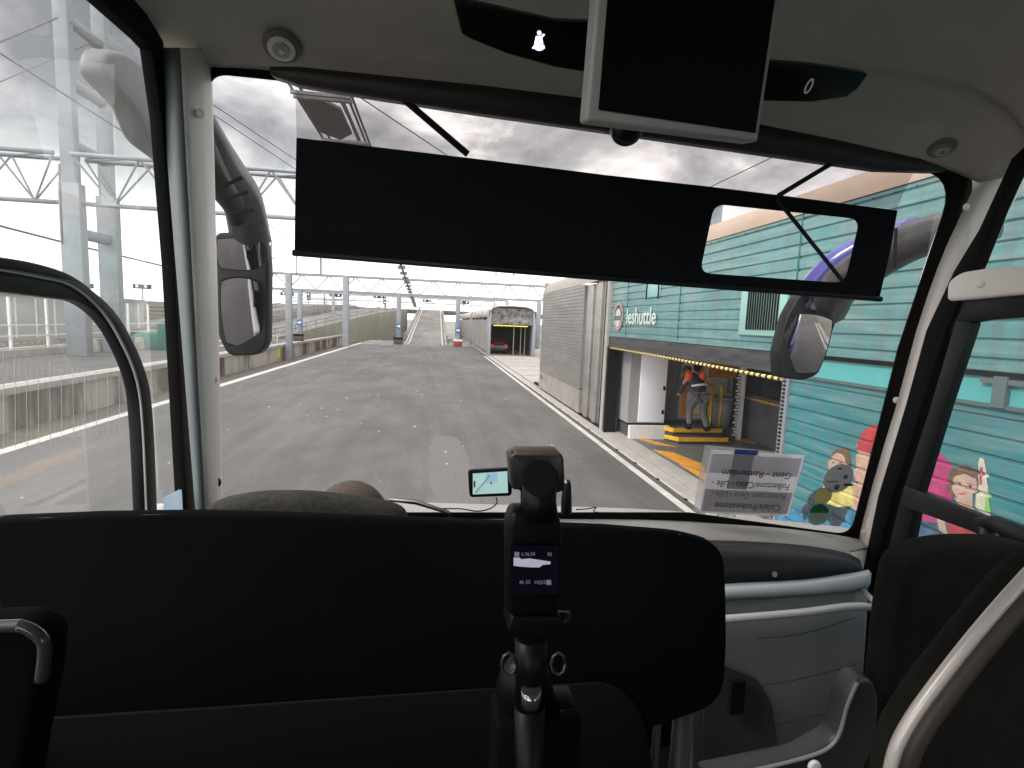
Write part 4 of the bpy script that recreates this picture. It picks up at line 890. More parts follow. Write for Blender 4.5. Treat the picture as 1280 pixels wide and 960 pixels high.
# --- sun blind
sb = empty('sun_blind', WS(700, 120, .12), 'wide black pull-down sun blind with rounded clear cut-out hanging before the windscreen', 'sun blind')
def SB(px, py, o=.10): return WS(px, py, o)
film = bpy.data.materials.new('blind_film'); film.use_nodes = True; N = film.node_tree.nodes; L = film.node_tree.links; N.clear()
ou = N.new('ShaderNodeOutputMaterial'); tr = N.new('ShaderNodeBsdfTransparent'); tr.inputs[0].default_value = (.80, .785, .785, 1); L.new(tr.outputs[0], ou.inputs[0])
MB().prism([SB(368, 86), SB(1146, 205), SB(1120, 262), SB(371, 172)], (0, -.0006, 0)).build('tinted_film', film, sb)
cut = [tuple(p) for p in rc([(893, 255, 0), (1075, 274, 0), (1056, 354, 0), (875, 341, 0)], 14, 5)]
bm = bmesh.new()
ov = [(370.5, 172), (600, 199), (760, 219), (885, 233), (975, 244), (1122, 263), (1112, 318), (1099, 374), (1040, 370), (860, 354), (700, 343), (550, 330), (368, 317), (369, 245)]
a_ = [bm.verts.new(SB(x_, y_)) for x_, y_ in ov]; b__ = [bm.verts.new(SB(x_, y_)) for x_, y_, _z in cut]
ed = [bm.edges.new((a_[i], a_[(i+1) % len(a_)])) for i in range(len(a_))]+[bm.edges.new((b__[i], b__[(i+1) % len(b__)])) for i in range(len(b__))]
bmesh.ops.triangle_fill(bm, use_beauty=True, use_dissolve=False, edges=ed)
me = bpy.data.meshes.new('blind_fabric'); bm.to_mesh(me); bm.free(); me.materials.append(mat('blind_black', (.006, .007, .009), .85, spec=.1, var=.2, scale=40))
o = bpy.data.objects.new('blind_fabric', me); COL.objects.link(o); o.parent = sb; o.matrix_parent_inverse = Matrix.Translation(-sb.location)
o.modifiers.new('s', 'SOLIDIFY').thickness = .0015
MB().tube([SB(366, 316, .105), SB(700, 343, .105), SB(1101, 374, .105)], .009, 10).build('bottom_bar', black, sb)
# cassette
cs = []
for px, a, b_ in ((338, 84, 92), (372, 84, 103), (470, 94, 119), (600, 107, 139), (735, 124, 158), (860, 141, 176), (950, 156, 189), (1040, 174, 202), (1110, 190, 212), (1150, 199, 213), (1180, 210, 214)):
    A = WS(px, a, .16); B = WS(px, b_, .16); e = V((0, .06, .01)); cs.append([A+e, A, (A+B)/2+V((0, -.006, 0)), B, B+e])
MB().grid(cs).build('cassette', mat('cassette', (.018, .016, .016), .55), sb, solid=.003)
for a, b_ in (((486, 108), (585, 193)), ((1050, 198), (972, 245)), ((972, 250), (1053, 351))):
    A = SB(*a, .135); B = SB(*b_, .125); MB().bar(A, B, .004, .019 if a[0] == 486 else .014).build('arm', black, sb, bevel=.002)
# --- monitor
mo = empty('monitor', PY(855, 60, .85), 'ceiling monitor with grey frame and blank black screen', 'monitor')
Ym = .85; mn = V((.03, -1, -.22)).normalized(); m0 = PY(850, 100, Ym)
def MP(px, py, o=0): return PP(px, py, m0+mn*o, mn)
MB().prism([MP(752, -110), MP(992, -90), MP(975, 0), MP(948, 178), MP(733, 151), MP(746, 0)], -mn*.045).build('frame', mat('mon_frame', (.3, .3, .285), .5), mo, bevel=.006, seg=3)
MB().prism([MP(766, -90, .002), MP(978, -60, .002), MP(966, 15, .002), MP(944, 166, .002), MP(748, 137, .002), MP(759, 0, .002)], mn*.001).build('screen', mat('screen_off', (.002, .002, .0025), .5, spec=.08), mo)
MB().box(m0.x-.1, m0.x+.1, m0.y+.05, m0.y+.12, m0.z+.05, 3.64).build('bracket', black, mo)
# --- dashboard
da = empty('dashboard', (1.0, 1.7, 1.9), 'curved dashboard top with light upper surface and dark front face at right', 'dashboard')
def surf(name, rows, m, parent, th=.006, n=4):
    g_ = []
    for r_ in rows:
        Y = r_[0]; g_.append([p for p in spl([PY(a, b_, Y) for a, b_ in r_[1:]], n)])
    return MB().grid(g_).build(name, m, parent, solid=th)
surf('top', [(1.98, (250, 640), (420, 628), (420+180, 631), (800, 637), (900, 645), (980, 652), (1070, 662), (1120, 675)),
             (1.85, (250, 665), (420, 655), (600, 650), (800, 650), (900, 655), (980, 661), (1062, 672), (1100, 683)),
             (1.62, (250, 690), (420, 690), (600, 680), (800, 668), (900, 668), (980, 674), (1035, 680), (1062, 690)),
             (1.56, (250, 720), (420, 720), (600, 700), (800, 678), (900, 678), (980, 682), (1035, 687), (1066, 696))], dashg, da)
surf('front_face', [(1.56, (800, 676), (900, 676), (980, 680), (1030, 686), (1058, 692), (1074, 700)), (1.53, (800, 692), (900, 690), (980, 692), (1030, 696), (1062, 702), (1077, 709)), (1.52, (800, 740), (900, 731), (980, 727), (1030, 722), (1062, 718), (1078, 714))], dashd, da)
p = PY(967, 717, 1.51); MB().disc(p, (0, -1, 0), .009, .008, 16).build('lock', metal, da, bevel=.001)
bc = empty('binnacle', PY(520, 640, 1.6), 'black instrument cowl rising beside the driver head', 'instrument cowl')
MB().grid([[PY(470, 700, 1.5), PY(486, 640, 1.5), PY(488, 624, 1.5), PY(520, 627, 1.5), PY(560, 640, 1.5), PY(600, 690, 1.5)], [PY(470, 700, 1.7), PY(486, 635, 1.7), PY(490, 626, 1.7), PY(520, 629, 1.7), PY(560, 641, 1.7), PY(600, 690, 1.7)]]).build('cowl', black, bc, solid=.01)
MB().tube([PY(487, 624, 1.49), PY(520, 627, 1.49), PY(562, 641, 1.49)], .003, 6).build('rim', railm, bc)
# cabinet right
cbn = empty('front_cabinet', (1.2, 1.5, 1.2), 'grey moulded cabinet under the dashboard with pale blue-grey top trim', 'cabinet')
surf('trim_band', [(1.50, (860, 738), (905, 731), (1000, 726), (1060, 718), (1086, 713)), (1.47, (860, 744), (905, 738), (1000, 731), (1060, 724), (1089, 718)), (1.47, (860, 752), (905, 746), (1000, 741), (1060, 735), (1087, 729)), (1.50, (860, 757), (905, 750), (1000, 745), (1060, 740), (1084, 735))], trim, cbn)
surf('front_panel', [(1.50, (860, 757), (905, 750), (1000, 745), (1060, 740), (1084, 735)), (1.51, (860, 800), (905, 795), (1000, 790), (1060, 786), (1082, 782)), (1.53, (860, 860), (905, 855), (1000, 850), (1060, 842), (1078, 840)), (1.56, (860, 920), (905, 915), (1000, 910), (1050, 900), (1068, 890)), (1.62, (860, 980), (905, 975), (1000, 960), (1040, 950), (1050, 940)), (1.62, (860, 1100), (905, 1100), (1000, 1100), (1040, 1100), (1050, 1100))], panel, cbn)
for yy in (0, 62, 118): MB().tube(spl([PY(945, 798+yy*.98, 1.498+yy*.0002), PY(1000, 793+yy*.9, 1.498+yy*.0002), PY(1070, 772+yy*.95, 1.498+yy*.0002)], 4), .0012, 5).build('groove', dashd, cbn)
o_ = [PY(a, b_, 1.49) for a, b_ in ((880, 838), (905, 832), (948, 850), (965, 880), (972, 930), (985, 1000), (880, 1000))]
MB().prism(rc(o_, .03, 4), (0, .004, 0)).build('recess', mat('recess', (.05, .052, .055), .7), cbn)
MB().box(PY(915, 850, 1.47).x, PY(932, 850, 1.47).x, 1.465, 1.48, PY(915, 892, 1.47).z, PY(915, 852, 1.47).z).build('socket', rub, cbn)
# side black filler between cabinet and door
MB().prism([PY(1082, 735, 1.58), PY(1100, 745, 1.58), PY(1112, 860, 1.58), PY(1100, 1000, 1.58), PY(1060, 1000, 1.58), PY(1078, 840, 1.58)], (0, .02, 0)).build('side_gap', rub, cbn)
hd = empty('grab_rail', PY(1000, 765, 1.38), 'pale tubular grab rail across the grey front cabinet', 'grab rail')
MB().tube(spl([PY(*p, 1.38) for p in ((850, 778), (905, 774), (1000, 766), (1065, 758), (1096, 762), (1111, 780), (1113, 815), (1106, 850), (1098, 900))], 5), .0115, 12).build('tube', railm, hd)
MB().tube([PY(1078, 738, 1.48), PY(1092, 752, 1.42), PY(1100, 766, 1.385)], .010, 10).build('bracket', railm, hd)
# --- partition
pt = empty('partition', PY(450, 900, .92), 'large black driver partition with highlight painted along its top edge and rounded right corner', 'partition')
pp = [(-120, 660), (0, 650), (120, 645), (250, 643), (400, 647), (630, 656), (760, 661), (850, 668), (905, 682), (908, 740), (909, 800), (905, 880), (800, 916), (815, 960), (830, 1100), (-120, 1100)]
rr = [0, 0, 0, 0, 0, 0, 0, .03, .075, 0, 0, .06, .01, 0, 0, 0]
MB().prism(rc([PY(*p, .92) for p in pp], rr, 6), (0, .03, 0)).build('panel', soft, pt, bevel=.006, seg=3)
MB().tube(spl([PY(a, b_+1.0, .925) for a, b_ in pp[:8]], 4), .0022, 6).build('edge_highlight', mat('edge', (.3, .3, .3), .4), pt)  # pale tube painting the highlight on the panel's upper edge
# lower relief band
MB().prism(rc([PY(*p, .915) for p in ((-100, 905), (300, 880), (560, 862), (760, 850), (790, 870), (805, 900), (815, 960), (820, 1080), (-100, 1080))], .03, 4), (0, -.006, 0)).build('lower_relief', mat('relief', (.004, .0055, .007), .75, spec=.1), pt, bevel=.004)
for a, b_ in ((820, 832), (843, 872)):
    A = PY((a+b_)/2, 850, .97); MB().tube([A, (A.x, A.y, 1.0)], (b_-a)/2/664*.97, 12).build('support_post', mat('dull_steel', (.06, .055, .048), .5, .3), pt)
# --- paper sheet & stickers on windscreen
sh = empty('route_sheet', WS(940, 640, .02), 'white route sheet in clear sleeve propped upside down on the dash', 'paper')
def SP(px, py, o=.05): return WS(px, py, o)
papm = mat('paper', (.9, .88, .9), .7); papg = mat('paper_grey', (.66, .64, .66), .7); papd = mat('paper_shade', (.55, .54, .58), .7)
sl = glass('sleeve', (.85, .85, .85), .2)
MB().prism([SP(881, 556, .042), SP(984, 566, .042), SP(972, 646, .042), SP(866, 640, .042)], (0, -.001, 0)).build('sleeve', sl, sh)
MB().prism([SP(889, 562), SP(1006, 569), SP(985, 645), SP(874, 641)], (0, -.001, 0)).build('sheet', papm, sh)
sheet_o = bpy.data.objects['sheet']
def translu(m, k=.72):
    nt = m.node_tree; N = nt.nodes; L = nt.links; b = N['Principled BSDF']; o_ = N['Material Output']; t_ = N.new('ShaderNodeBsdfTranslucent'); t_.inputs[0].default_value = b.inputs['Base Color'].default_value; x = N.new('ShaderNodeMixShader'); x.inputs[0].default_value = k; L.new(b.outputs[0], x.inputs[1]); L.new(t_.outputs[0], x.inputs[2]); L.new(x.outputs[0], o_.inputs[0])
for m_ in (papm, papg, papd): translu(m_)
def lerp(u, v_):  # u across 0..1, v down 0..1
    a = V((889, 562, 0)).lerp(V((1006, 569, 0)), u); b_ = V((874, 641, 0)).lerp(V((985, 645, 0)), u); q = a.lerp(b_, v_); return q.x, q.y
def patch(name, u0, u1, v0, v1, m, o=.052):
    MB().prism([SP(*lerp(u0, v0), o), SP(*lerp(u1, v0), o), SP(*lerp(u1, v1), o), SP(*lerp(u0, v1), o)], (0, -.0006, 0)).build(name, m, sheet_o)
patch('grey_panel', .02, .98, .62, .97, papg); patch('fold_shade', .25, .47, .03, .6, papd, .0525); patch('grey_band', .02, .98, .06, .36, mat('paper_mid', (.74, .72, .75), .7), .0515); patch('blue_tab', .25, .5, -.03, .05, mat('blue_tab', (.12, .16, .4), .5), .055)
ink = mat('ink', (.03, .03, .03), .6); ink2 = mat('ink_faint', (.7, .7, .7), .6); ink3 = mat('ink_grey', (.2, .2, .2), .6)
def ptext(body, u, v_, size, m, o=.056, mirror=False, w_=1.0):
    q = SP(*lerp(u, v_), o); qx = SP(*lerp(u-.3, v_), o)-q; qy = SP(*lerp(u, v_+.2), o)-q   # rotated by 180 degrees
    text('sheet_text', body, q, qx, qy, size, m, sheet_o, ext=.0002, width=w_)
ptext('Gent - Rotterdam', .92, .30, .038, ink); ptext('Folkestone/Calais - Lille -', .93, .48, .038, ink, w_=.80); ptext('Rotterdam- Gent - Lille -', .92, .65, .036, ink3, w_=.82); ptext('Calais/Folkestone', .90, .83, .038, ink)
ptext('414', .92, .96, .03, ink2); ptext('Amsterdam Rotterdam', .6, .90, .019, ink2); ptext('PLUS21/A', .42, 1.0, .019, ink)
def stick(name, px, py, r, m, lab, o=.008, sq=1):
    c = WS(px, py, o); e = empty(name, c, lab, 'sticker'); n_ = -wn if wn.y > 0 else wn
    MB().disc(c, n_, r, .0008, 28).build('backing', m, e); return e, c, n_
gsm = mat('sticker_grey', (.5, .5, .52), .5)
e_, c, n_ = stick('window_sticker', 1048, 598, .0615, gsm, 'round grey printed window sticker above the cream one')
def SQ(px, py, w_, h_, m, par, o=.0095, nm='print'):
    MB().prism([WS(px-w_, py-h_, o), WS(px+w_, py-h_, o), WS(px+w_, py+h_, o), WS(px-w_, py+h_, o)], (0, -.0006, 0)).build(nm, m, par)
SQ(1060, 606, 5, 1.6, ink, e_); SQ(1040, 602, 7, .5, ink, e_); SQ(1050, 586, 3, 1, mat('stk_mid', (.1, .1, .11), .5), e_)
MB().disc(WS(1046, 609, .009), n_, .012, .0008, 16).build('print', MATS['stk_mid'], e_); MB().disc(WS(1057, 596, .009), n_, .009, .0008, 16).build('print', MATS['stk_mid'], e_)
e_, c, n_ = stick('window_sticker', 1029, 620, .037, mat('sticker_cream', (.55, .52, .30), .5), 'small round cream sticker left of the grey one', .0065)
e_, c, n_ = stick('window_sticker', 1024, 643, .049, mat('sticker_pale', (.35, .55, .52), .5), 'round pale green environmental sticker in the lower windscreen corner', .0065)
MB().disc(WS(1024, 643, .0085), n_, .041, .0006, 28).build('ring', mat('stk_white', (.6, .68, .6), .5), e_)
MB().prism([WS(a, b_, .0100) for a, b_ in ell(1024, 641, 12, 11, 12, 0, 180, 360)], (0, -.0006, 0)).build('print', mat('stk_green', (.06, .35, .16), .5), e_)
MB().disc(WS(1025, 637, .0115), n_, .009, .0006, 10).build('print', mat('stk_dkgreen', (.02, .15, .08), .5), e_)
# small card at left window bottom
tag(MB().prism([PX(205, 622, XLW-.01), PX(224, 612, XLW-.01), PX(229, 612, XLW-.01), PX(232, 700, XLW-.01), PX(207, 700, XLW-.01)], (-.001, 0, 0)).build('window_card', mat('card', (.6, .68, .75), .5)), 'pale blue card tucked in the lower corner of the side window', 'card')
for k_ in ('paper_mid', 'sticker_grey', 'sticker_cream', 'sticker_pale', 'stk_white', 'card', 'stk_green', 'blue_tab'): translu(MATS[k_])
# --- sat nav
sn = empty('sat_nav', PY(612, 625, 1.6), 'small sat nav with pale green-blue map on the dash', 'sat nav')
Yn = 1.6
MB().prism(rc([PY(585, 588, Yn), PY(640, 585, Yn), PY(640, 620, Yn), PY(587, 622, Yn)], .012, 4), (0, .018, 0)).build('case', black, sn, bevel=.003)
scr = mat('map_screen', (.38, .58, .55), .4, emit=.42)
so_ = MB().prism([PY(591, 592, Yn-.001), PY(634, 589, Yn-.001), PY(635, 616, Yn-.001), PY(591, 618, Yn-.001)], (0, -.0008, 0)).build('screen', scr, sn)
MB().prism([PY(607, 591, Yn-.0025), PY(622, 590, Yn-.0025), PY(622, 602, Yn-.0025), PY(607, 604, Yn-.0025)], (0, -.0004, 0)).build('map_water', mat('map_blue', (.3, .5, .62), .4, emit=.38), so_)
MB().tube([PY(594, 616, Yn-.003), PY(603, 605, Yn-.003), PY(612, 594, Yn-.003)], .0015, 6).build('map_road', mat('map_road', (.35, .42, .42), .5), so_)
MB().disc(PY(614, 604, Yn-.003), (0, -1, 0), .003, .0005, 10).build('map_cursor', rub, so_)
MB().prism([PY(592, 601, Yn-.003), PY(594, 601, Yn-.003), PY(594, 609, Yn-.003), PY(592, 609, Yn-.003)], (0, -.0005, 0)).build('map_bar', ink, so_)
MB().tube([PY(640, 600, 1.62), PY(655, 612, 1.66), PY(655, 650, 1.68)], .012, 8).build('mount', black, sn)
tag(MB().tube(spl([PY(620, 622, 1.62), PY(621, 629, 1.64), PY(612, 636, 1.68), PY(596, 639, 1.72), (PY(575, 636, 1.8)), PY(545, 636, 1.88)], 6), .0022, 6).build('cable', rub), 'thin black cable drooping below the sat nav', 'cable')
tag(MB().tube(spl([PY(720, 637, 1.8), PY(735, 636, 1.82), PY(745, 634, 1.85), PY(744, 640, 1.86), PY(780, 641, 1.88), PY(840, 644, 1.9)], 6), .002, 6).build('cable', rub), 'thin black cable along the dash right of the camera', 'cable')
mt = empty('phone_holder', PY(712, 640, 1.6), 'rounded black holder with white cap standing behind the camera', 'holder')
MB().tube([PY(708, 642, 1.6), PY(708, 625, 1.6), PY(709, 606, 1.6), PY(710, 600, 1.6)], [.018, .017, .013, .006], 12).build('body', black, mt); MB().sph(PY(709, 603, 1.6), .012, 12, 8, (1, .7, .6)).build('cap', white, mt)
# --- handheld gimbal camera
gc = empty('pocket_camera', PY(665, 960, .36), 'black pocket gimbal camera with small lit screen clamped upright in the foreground', 'camera')
Yg = .36; gb = mat('gimbal_black', (.0025, .0025, .003), .42, spec=.14)
def G(px, py, y=0): return PY(px, py, Yg+y)
MB().prism(rc([G(634, 660), G(640, 640), G(698, 640), G(704, 660), G(700, 772), G(634, 772)], [.003, .006, .006, .003, .004, .004], 4), (0, .024, 0)).build('handle', gb, gc, bevel=.005, seg=4)
MB().tube([G(672, 645, .01), G(674, 625, .01), G(675, 600, .01)], [.0155, .0125, .0125], 20).build('yaw_motor', gb, gc)
MB().tube([G(675, 598, -.012), G(675, 600, .022)], .0125, 28).build('roll_motor', gb, gc)
MB().tube([G(675, 597, -.014), G(675, 598, -.010)], .0115, 28).build('motor_cap', gloss, gc)
hdp = [G(637, 571, .03), G(642, 566, .03), G(700, 566, .03), G(705, 572, .03), G(707, 614, .03), G(690, 618, .03), G(640, 612, .03)]
MB().prism(hdp, (0, .022, 0)).build('camera_head', mat('head_black', (.02, .018, .017), .35), gc, bevel=.002, seg=3)
MB().prism([G(640, 570, .028), G(646, 565, .028), G(698, 565, .028), G(702, 571, .028)], (0, .02, 0)).build('head_lid', mat('lid', (.12, .09, .075), .5), gc, bevel=.001)
sc_ = MB().prism([G(638, 682, -.007), G(698, 682, -.007), G(697, 742, -.007), G(638, 742, -.007)], (0, -.0005, 0)).build('screen', mat('oled', (.004, .004, .012), .2), gc)
lit = mat('screen_white', (.4, .4, .5), .5, emit=.26); dim = mat('screen_dim', (.2, .2, .26), .5, emit=.12)
def gp(pix, m, nm='screen_image'): MB().prism([G(a, b_, -.0078) for a, b_ in pix], (0, -.0003, 0)).build(nm, m, sc_)
gp([(642, 697), (650, 697), (651, 699), (662, 698), (688, 702), (688, 705), (678, 706), (674, 709), (664, 709), (650, 708), (642, 707)], lit)
gp([(643, 690), (649, 690), (649, 696), (643, 696)], dim, 'rec_icon')
for bo, px, py, sz in (('1:76:50', 651, 695, .0035), ('92', 684, 695, .0035), ('4k 25', 649, 730, .0036), ('HQ/25', 668, 730, .0036)):
    text('screen_text', bo, G(px, py, -.0078), (1, 0, 0), (0, 0, 1), sz, dim, sc_, ext=.0001)
gp([(683, 725), (689, 725), (689, 731), (683, 731)], dim, 'mode_icon')
# clamp below
MB().prism(rc([G(640, 770, .002), G(700, 770, .002), G(706, 780, .002), G(704, 795, .002), G(690, 800, .002), G(648, 800, .002), G(634, 790, .002)], .003, 3), (0, .03, 0)).build('clamp_top', gb, gc, bevel=.002, seg=3)
MB().tube([G(690, 775, .01), G(712, 775, .01)], .0065, 14).build('clamp_knob', gloss, gc)
MB().tube([G(664, 795, .012), G(664, 870, .012)], .0125, 16).build('stem', gb, gc)
for x_ in (636, 698):
    tr_ = []
    for k in range(9):
        a = 2*math.pi*k/8; tr_.append(G(x_+9*math.cos(a), 830+14*math.sin(a), -.002))
    MB().tube(tr_, .0012, 6).build('clamp_ring', mat('ring_metal', (.03, .03, .03), .35, .3), gc)
MB().sph(G(655, 860, .03), .024, 20, 14, (.95, .7, 1.25)).build('ball_housing', gb, gc)
MB().tube([G(664, 862, -.002), G(664, 880, -.002)], .0075, 14).build('screw', mat('screw_metal', (.25, .25, .26), .15, .9), gc)
MB().tube([G(662, 880, .01), G(662, 1100, .01)], .012, 12).build('pole', gb, gc)
MB().box(G(622, 915).x, G(733, 915).x, Yg+.01, Yg+.05, G(640, 1120).z, G(640, 918).z).build('base_clamp', mat('clamp_black', (.002, .002, .002), .7, spec=.05), gc, bevel=.004)
MB().box(G(704, 900).x, G(727, 900).x, Yg+.012, Yg+.04, G(700, 925).z, G(700, 901).z).build('lever', gb, gc, bevel=.002)
# --- mirrors (parts of the coach)
def mirror(px0, py0, pix, Y, target, glassA, glassB, nm_blue):
    P = [PY(*p, Y) for p in pix]; P = rc(P, .035, 5); 
    hs = MB().prism(P, (0, .09, 0)).build('wing_mirror', mat('mirror_black', (.007, .007, .008), .5, spec=.25, var=.5, scale=90), co, bevel=.012, seg=3)
    for gl_, rad in ((glassA, .9), (glassB, 2.6)):
        c = sum((PY(*p, Y-.02) for p in gl_), V())/4; 
        n_ = ((C-c).normalized()+(V(target)-c).normalized()).normalized()
        corners = [PP(*p, c, V((0, -1, 0))) for p in gl_]
        u = (corners[1]-corners[0]+corners[2]-corners[3])/2; v_ = (corners[3]-corners[0]+corners[2]-corners[1])/2
        u = u-n_*u.dot(n_); v_ = v_-n_*v_.dot(n_); g_ = []; m_ = 14
        for j in range(m_+1):
            rr_ = []
            for i in range(m_+1):
                s_ = 2*i/m_-1; t__ = 2*j/m_-1; s2 = s_*math.sqrt(1-.22*t__*t__)*.52; t2 = t__*math.sqrt(1-.22*s_*s_)*.52
                d = u*s2+v_*t2; rr_.append(c+d-n_*(d.length_squared/(2*rad)-.012))
            g_.append(rr_)
        MB().grid(g_).build('mirror_glass', mirrorm, hs)
        MB().grid([[p-n_*.004+(p-c)*.05 for p in r_] for r_ in g_]).build('glass_rim', rub, hs)
    return hs
hl = mirror(300, 365, [(268, 290), (312, 290), (332, 300), (335, 330), (334, 430), (322, 444), (285, 445), (272, 420)], 2.75, (-1.25, -5, -.3), [(272, 296), (327, 300), (326, 338), (274, 336)], [(275, 347), (327, 349), (324, 432), (283, 432)], 0)
hr_ = mirror(1010, 420, [(1000, 368), (1062, 368), (1048, 395), (1024, 468), (1005, 476), (975, 472), (973, 440), (985, 395)], 2.8, (2.4, -5, .7), [(1012, 372), (1044, 374), (1036, 388), (1000, 386)], [(987, 392), (1039, 396), (1020, 468), (975, 462)], 0)
armm = mat('arm_grey', (.045, .042, .042), .35, var=.5, scale=14)
def arm(path, Y0, Y1, r, m, nm='mirror_arm', ry=None):
    n_ = len(path); MB().tube(spl([PY(a, b_, Y0+(Y1-Y0)*i/(n_-1)) for i, (a, b_) in enumerate(path)], 5), r, 12, ry=ry).build(nm, m, co)
arm([(225, 110), (262, 180), (283, 215), (303, 250), (313, 296)], 1.95, 2.8, [.055+.002*k for k in range(21)], armm)
arm([(246, 175), (274, 230), (296, 262), (304, 298)], 1.99, 2.85, .05, black)
for k_, (a_1, b_1) in enumerate((((272, 236), (303, 222)), ((291, 268), (318, 262)), ((280, 250), (310, 240)))):
    MB().bar(PY(*a_1, 2.22), PY(*b_1, 2.22), .006, .012).build('arm_seam', rub, co)
MB().bar(PY(1120, 285, 2.2), PY(1118, 335, 2.2), .006, .012).build('arm_seam', rub, co)
# grey rounded slab outside the side window
q = [PX(a, b_, -.98) for a, b_ in ((135, 62), (165, 66), (205, 105), (232, 170), (232, 215), (185, 178), (172, 140), (130, 95))]
MB().prism(rc(q, .09, 6), (-.08, 0, 0)).build('grey_slab', mat('slab_grey', (.12, .12, .12), .5), co, bevel=.02, seg=3)
arm([(1245, 274), (1180, 289), (1130, 306), (1080, 335), (1048, 360), (1034, 385)], 2.0, 2.85, [.085+.001*k for k in range(26)], armm)
arm([(1142, 287), (1128, 291), (1104, 299), (1076, 311), (1040, 334), (1010, 368)], 2.36, 2.83, [.060+.0006*k for k in range(26)], mat('arm_blue', (.05, .05, .25), .3, coat=.5))
# --- seats
def seat_back(pix, Y, th, m, parent, bev, nm='backrest', rad=.06):
    return MB().prism(rc([PY(*p, Y) for p in pix], rad, 6), (0, th, 0)).build(nm, m, parent, bevel=bev, seg=4)
s1 = empty('guide_seat', PY(1200, 950, 1.0), 'dark fabric guide seat with rounded top beside the door', 'seat')
seat_back([(1108, 1100), (1114, 900), (1128, 770), (1140, 712), (1168, 692), (1215, 684), (1290, 684), (1400, 720), (1400, 1100)], .98, .10, fabric, s1, .035)
ar = seat_back([(880, 975), (1000, 950), (1045, 925), (1060, 870), (1072, 850), (1092, 850), (1100, 875), (1095, 930), (1070, 985), (900, 1020)], .93, .05, dashd, s1, .012, 'side_shell', .02)
MB().tube(spl([PY(*p, .925) for p in ((900, 972), (1000, 949), (1043, 928), (1060, 880), (1072, 853))], 5), .004, 8).build('shell_edge', mat('shell_edge', (.2, .2, .21), .4), s1)
MB().disc(PY(1016, 956, .92), (0, -1, 0), .014, .01, 18).build('pivot', trim, s1, bevel=.003)
s2 = empty('passenger_seat', PY(1250, 950, .6), 'black passenger seat with pale curved side rail in the right foreground', 'seat')
seat_back([(1125, 1100), (1140, 960), (1178, 895), (1250, 805), (1320, 720), (1500, 640), (1500, 1100)], .56, .08, fabric, s2, .025)
MB().tube(spl([PY(*p, .53) for p in ((1105, 1060), (1112, 965), (1132, 910), (1180, 842), (1240, 768), (1310, 692), (1380, 630))], 5), .0075, 14).build('side_rail', mat('rail_silver', (.52, .48, .45), .35, .2), s2)
MB().tube(spl([PY(*p, .545) for p in ((1121, 1060), (1129, 966), (1151, 911), (1198, 846), (1255, 776), (1324, 702), (1395, 638))], 5), .0135, 12).build('rail_backing', mat('rail_brown', (.05, .035, .03), .5), s2)
# left foreground seat corner
s3 = empty('tablet_frame', PY(0, 950, .5), 'black rounded seat shell corner with shiny rim at lower left', 'seat')
seat_back([(-200, 790), (25, 782), (55, 800), (52, 850), (30, 960), (10, 1100), (-200, 1100)], .5, .04, soft, s3, .01, 'shell', .018)
MB().tube(spl([PY(*p, .498) for p in ((-200, 788), (0, 783), (28, 783), (50, 796), (56, 812), (52, 850))], 5), .0055, 10).build('rim', mat('rim_gloss', (.04, .042, .045), .12), s3)
# --- driver seat and driver
ds = empty('driver_seat', PY(380, 700, 1.1), 'rounded grey driver seat headrest showing above the partition', 'seat')
q = [PY(a, b_, 1.08) for a, b_ in ((238, 700), (248, 640), (275, 629), (320, 622), (380, 622), (430, 627), (480, 634), (508, 645), (515, 700))]
MB().prism(rc([V((p.x, 0, p.z)) for p in q], .04, 4) and [V((p.x, 1.08, p.z)) for p in rc(q, .04, 4)], (0, .07, 0)).build('headrest', fabg, ds, bevel=.03, seg=4)
q0 = PY(380, 700, 1.08); MB().box(q0.x-.25, q0.x+.25, 1.08, 1.18, 1.3, q0.z+.05).build('backrest', fabg, ds, bevel=.04, seg=3)
MB().box(q0.x-.25, q0.x+.25, 1.1, 1.55, 1.2, 1.32).build('cushion', fabg, ds, bevel=.04, seg=3)
hc = PY(437, 640, 1.26); hc = V((hc.x, 1.27, PY(437, 604, 1.27).z-.105))
dr = empty('person', (hc.x, 1.3, 1.0), 'driver with close-cropped greying hair seated behind the partition', 'person')
def dp(x, y, z): return (hc.x+x, hc.y+y, hc.z+z)
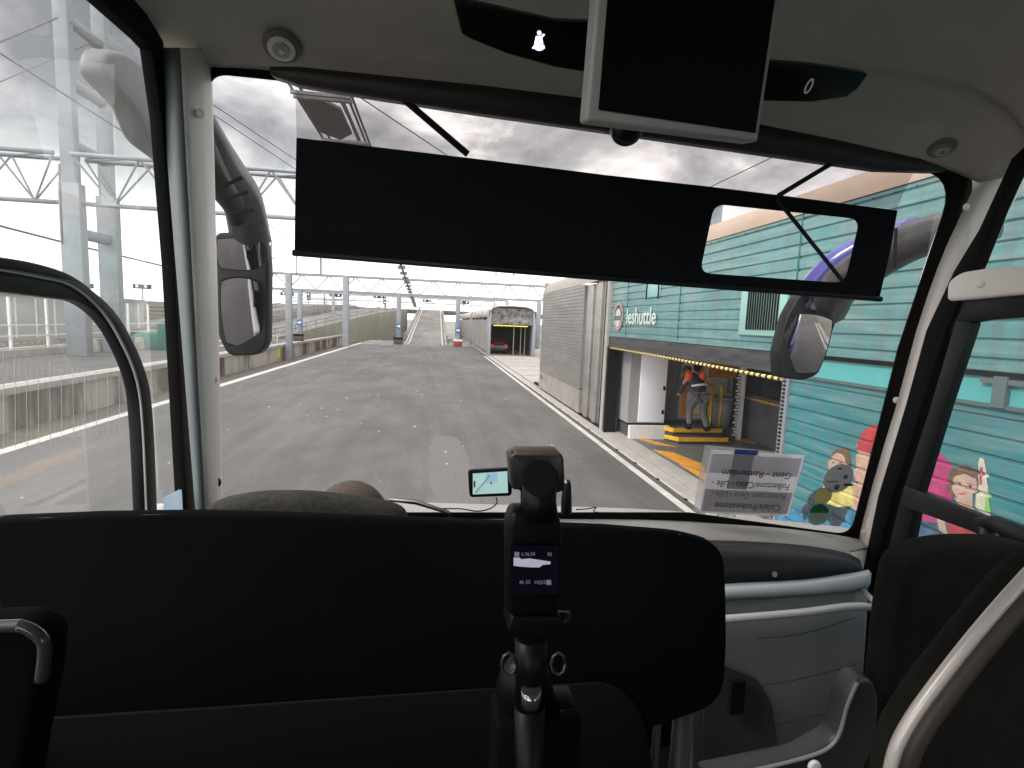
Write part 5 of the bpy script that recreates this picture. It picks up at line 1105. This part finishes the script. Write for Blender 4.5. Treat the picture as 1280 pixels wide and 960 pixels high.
Jd = [(dp(0, .02, -.66), (.16, .12)), (dp(0, 0, -.42), (.16, .11)), (dp(0, .0, -.26), (.17, .10)), (dp(0, 0, -.16), .06), (dp(0, .0, -.09), .06), (dp(0, .012, -.02), (.072, .088)), (dp(0, .008, .035), (.07, .085)),
      (dp(-.2, 0, -.25), .065), (dp(-.27, .12, -.48), .05), (dp(-.14, .3, -.5), .035), (dp(.2, 0, -.25), .065), (dp(.27, .12, -.48), .05), (dp(.14, .3, -.5), .035),
      (dp(-.1, .1, -.7), .095), (dp(-.13, .42, -.7), .07), (dp(-.13, .45, -1.05), .05), (dp(-.13, .55, -1.13), .045), (dp(.1, .1, -.7), .095), (dp(.13, .42, -.7), .07), (dp(.13, .45, -1.05), .05), (dp(.13, .55, -1.13), .045)]
Ed = [(0, 1), (1, 2), (2, 3), (3, 4), (4, 5), (5, 6), (2, 7), (7, 8), (8, 9), (2, 10), (10, 11), (11, 12), (0, 13), (13, 14), (14, 15), (15, 16), (0, 17), (17, 18), (18, 19), (19, 20)]
skinbody('body', [(j[0], j[1] if i in (4, 5, 6) else (tuple(a*.85 for a in j[1]) if isinstance(j[1], tuple) else j[1]*.85)) for i, j in enumerate(Jd)], Ed, skinm, dr)
MB().sph(dp(0, .0, .01), .098, 22, 16, (.93, 1.0, 1.0)).build('hair', mat('grey_hair', (.20, .145, .115), .85, var=.3, scale=120, bump=.5, bscale=700), dr)
skinbody('shirt', [(Jd[i][0], tuple(a+.018 for a in Jd[i][1]) if isinstance(Jd[i][1], tuple) else Jd[i][1]+.015) for i in (0, 1, 2, 3, 7, 8, 10, 11)], [(0, 1), (1, 2), (2, 3), (2, 4), (4, 5), (2, 6), (6, 7)], mat('shirt', (.1, .12, .16), .8), dr)
skinbody('trousers', [(Jd[i][0], tuple(a+.018 for a in Jd[i][1]) if isinstance(Jd[i][1], tuple) else Jd[i][1]+.015) for i in (0, 13, 14, 15, 17, 18, 19)], [(0, 1), (1, 2), (2, 3), (0, 4), (4, 5), (5, 6)], mat('dtrou', (.02, .02, .03), .8), dr)
sw = empty('steering_wheel', (hc.x, 1.66, 1.6), 'black steering wheel in front of the driver', 'steering wheel')
tr_ = [V((hc.x, 1.62, 1.62))+V((.2*math.cos(a), .13*math.sin(a), .15*math.sin(a))) for a in [2*math.pi*k/24 for k in range(25)]]
MB().tube(tr_, .014, 8).build('rim', black, sw); MB().bar(tr_[0], tr_[12], .03).build('spoke', black, sw)
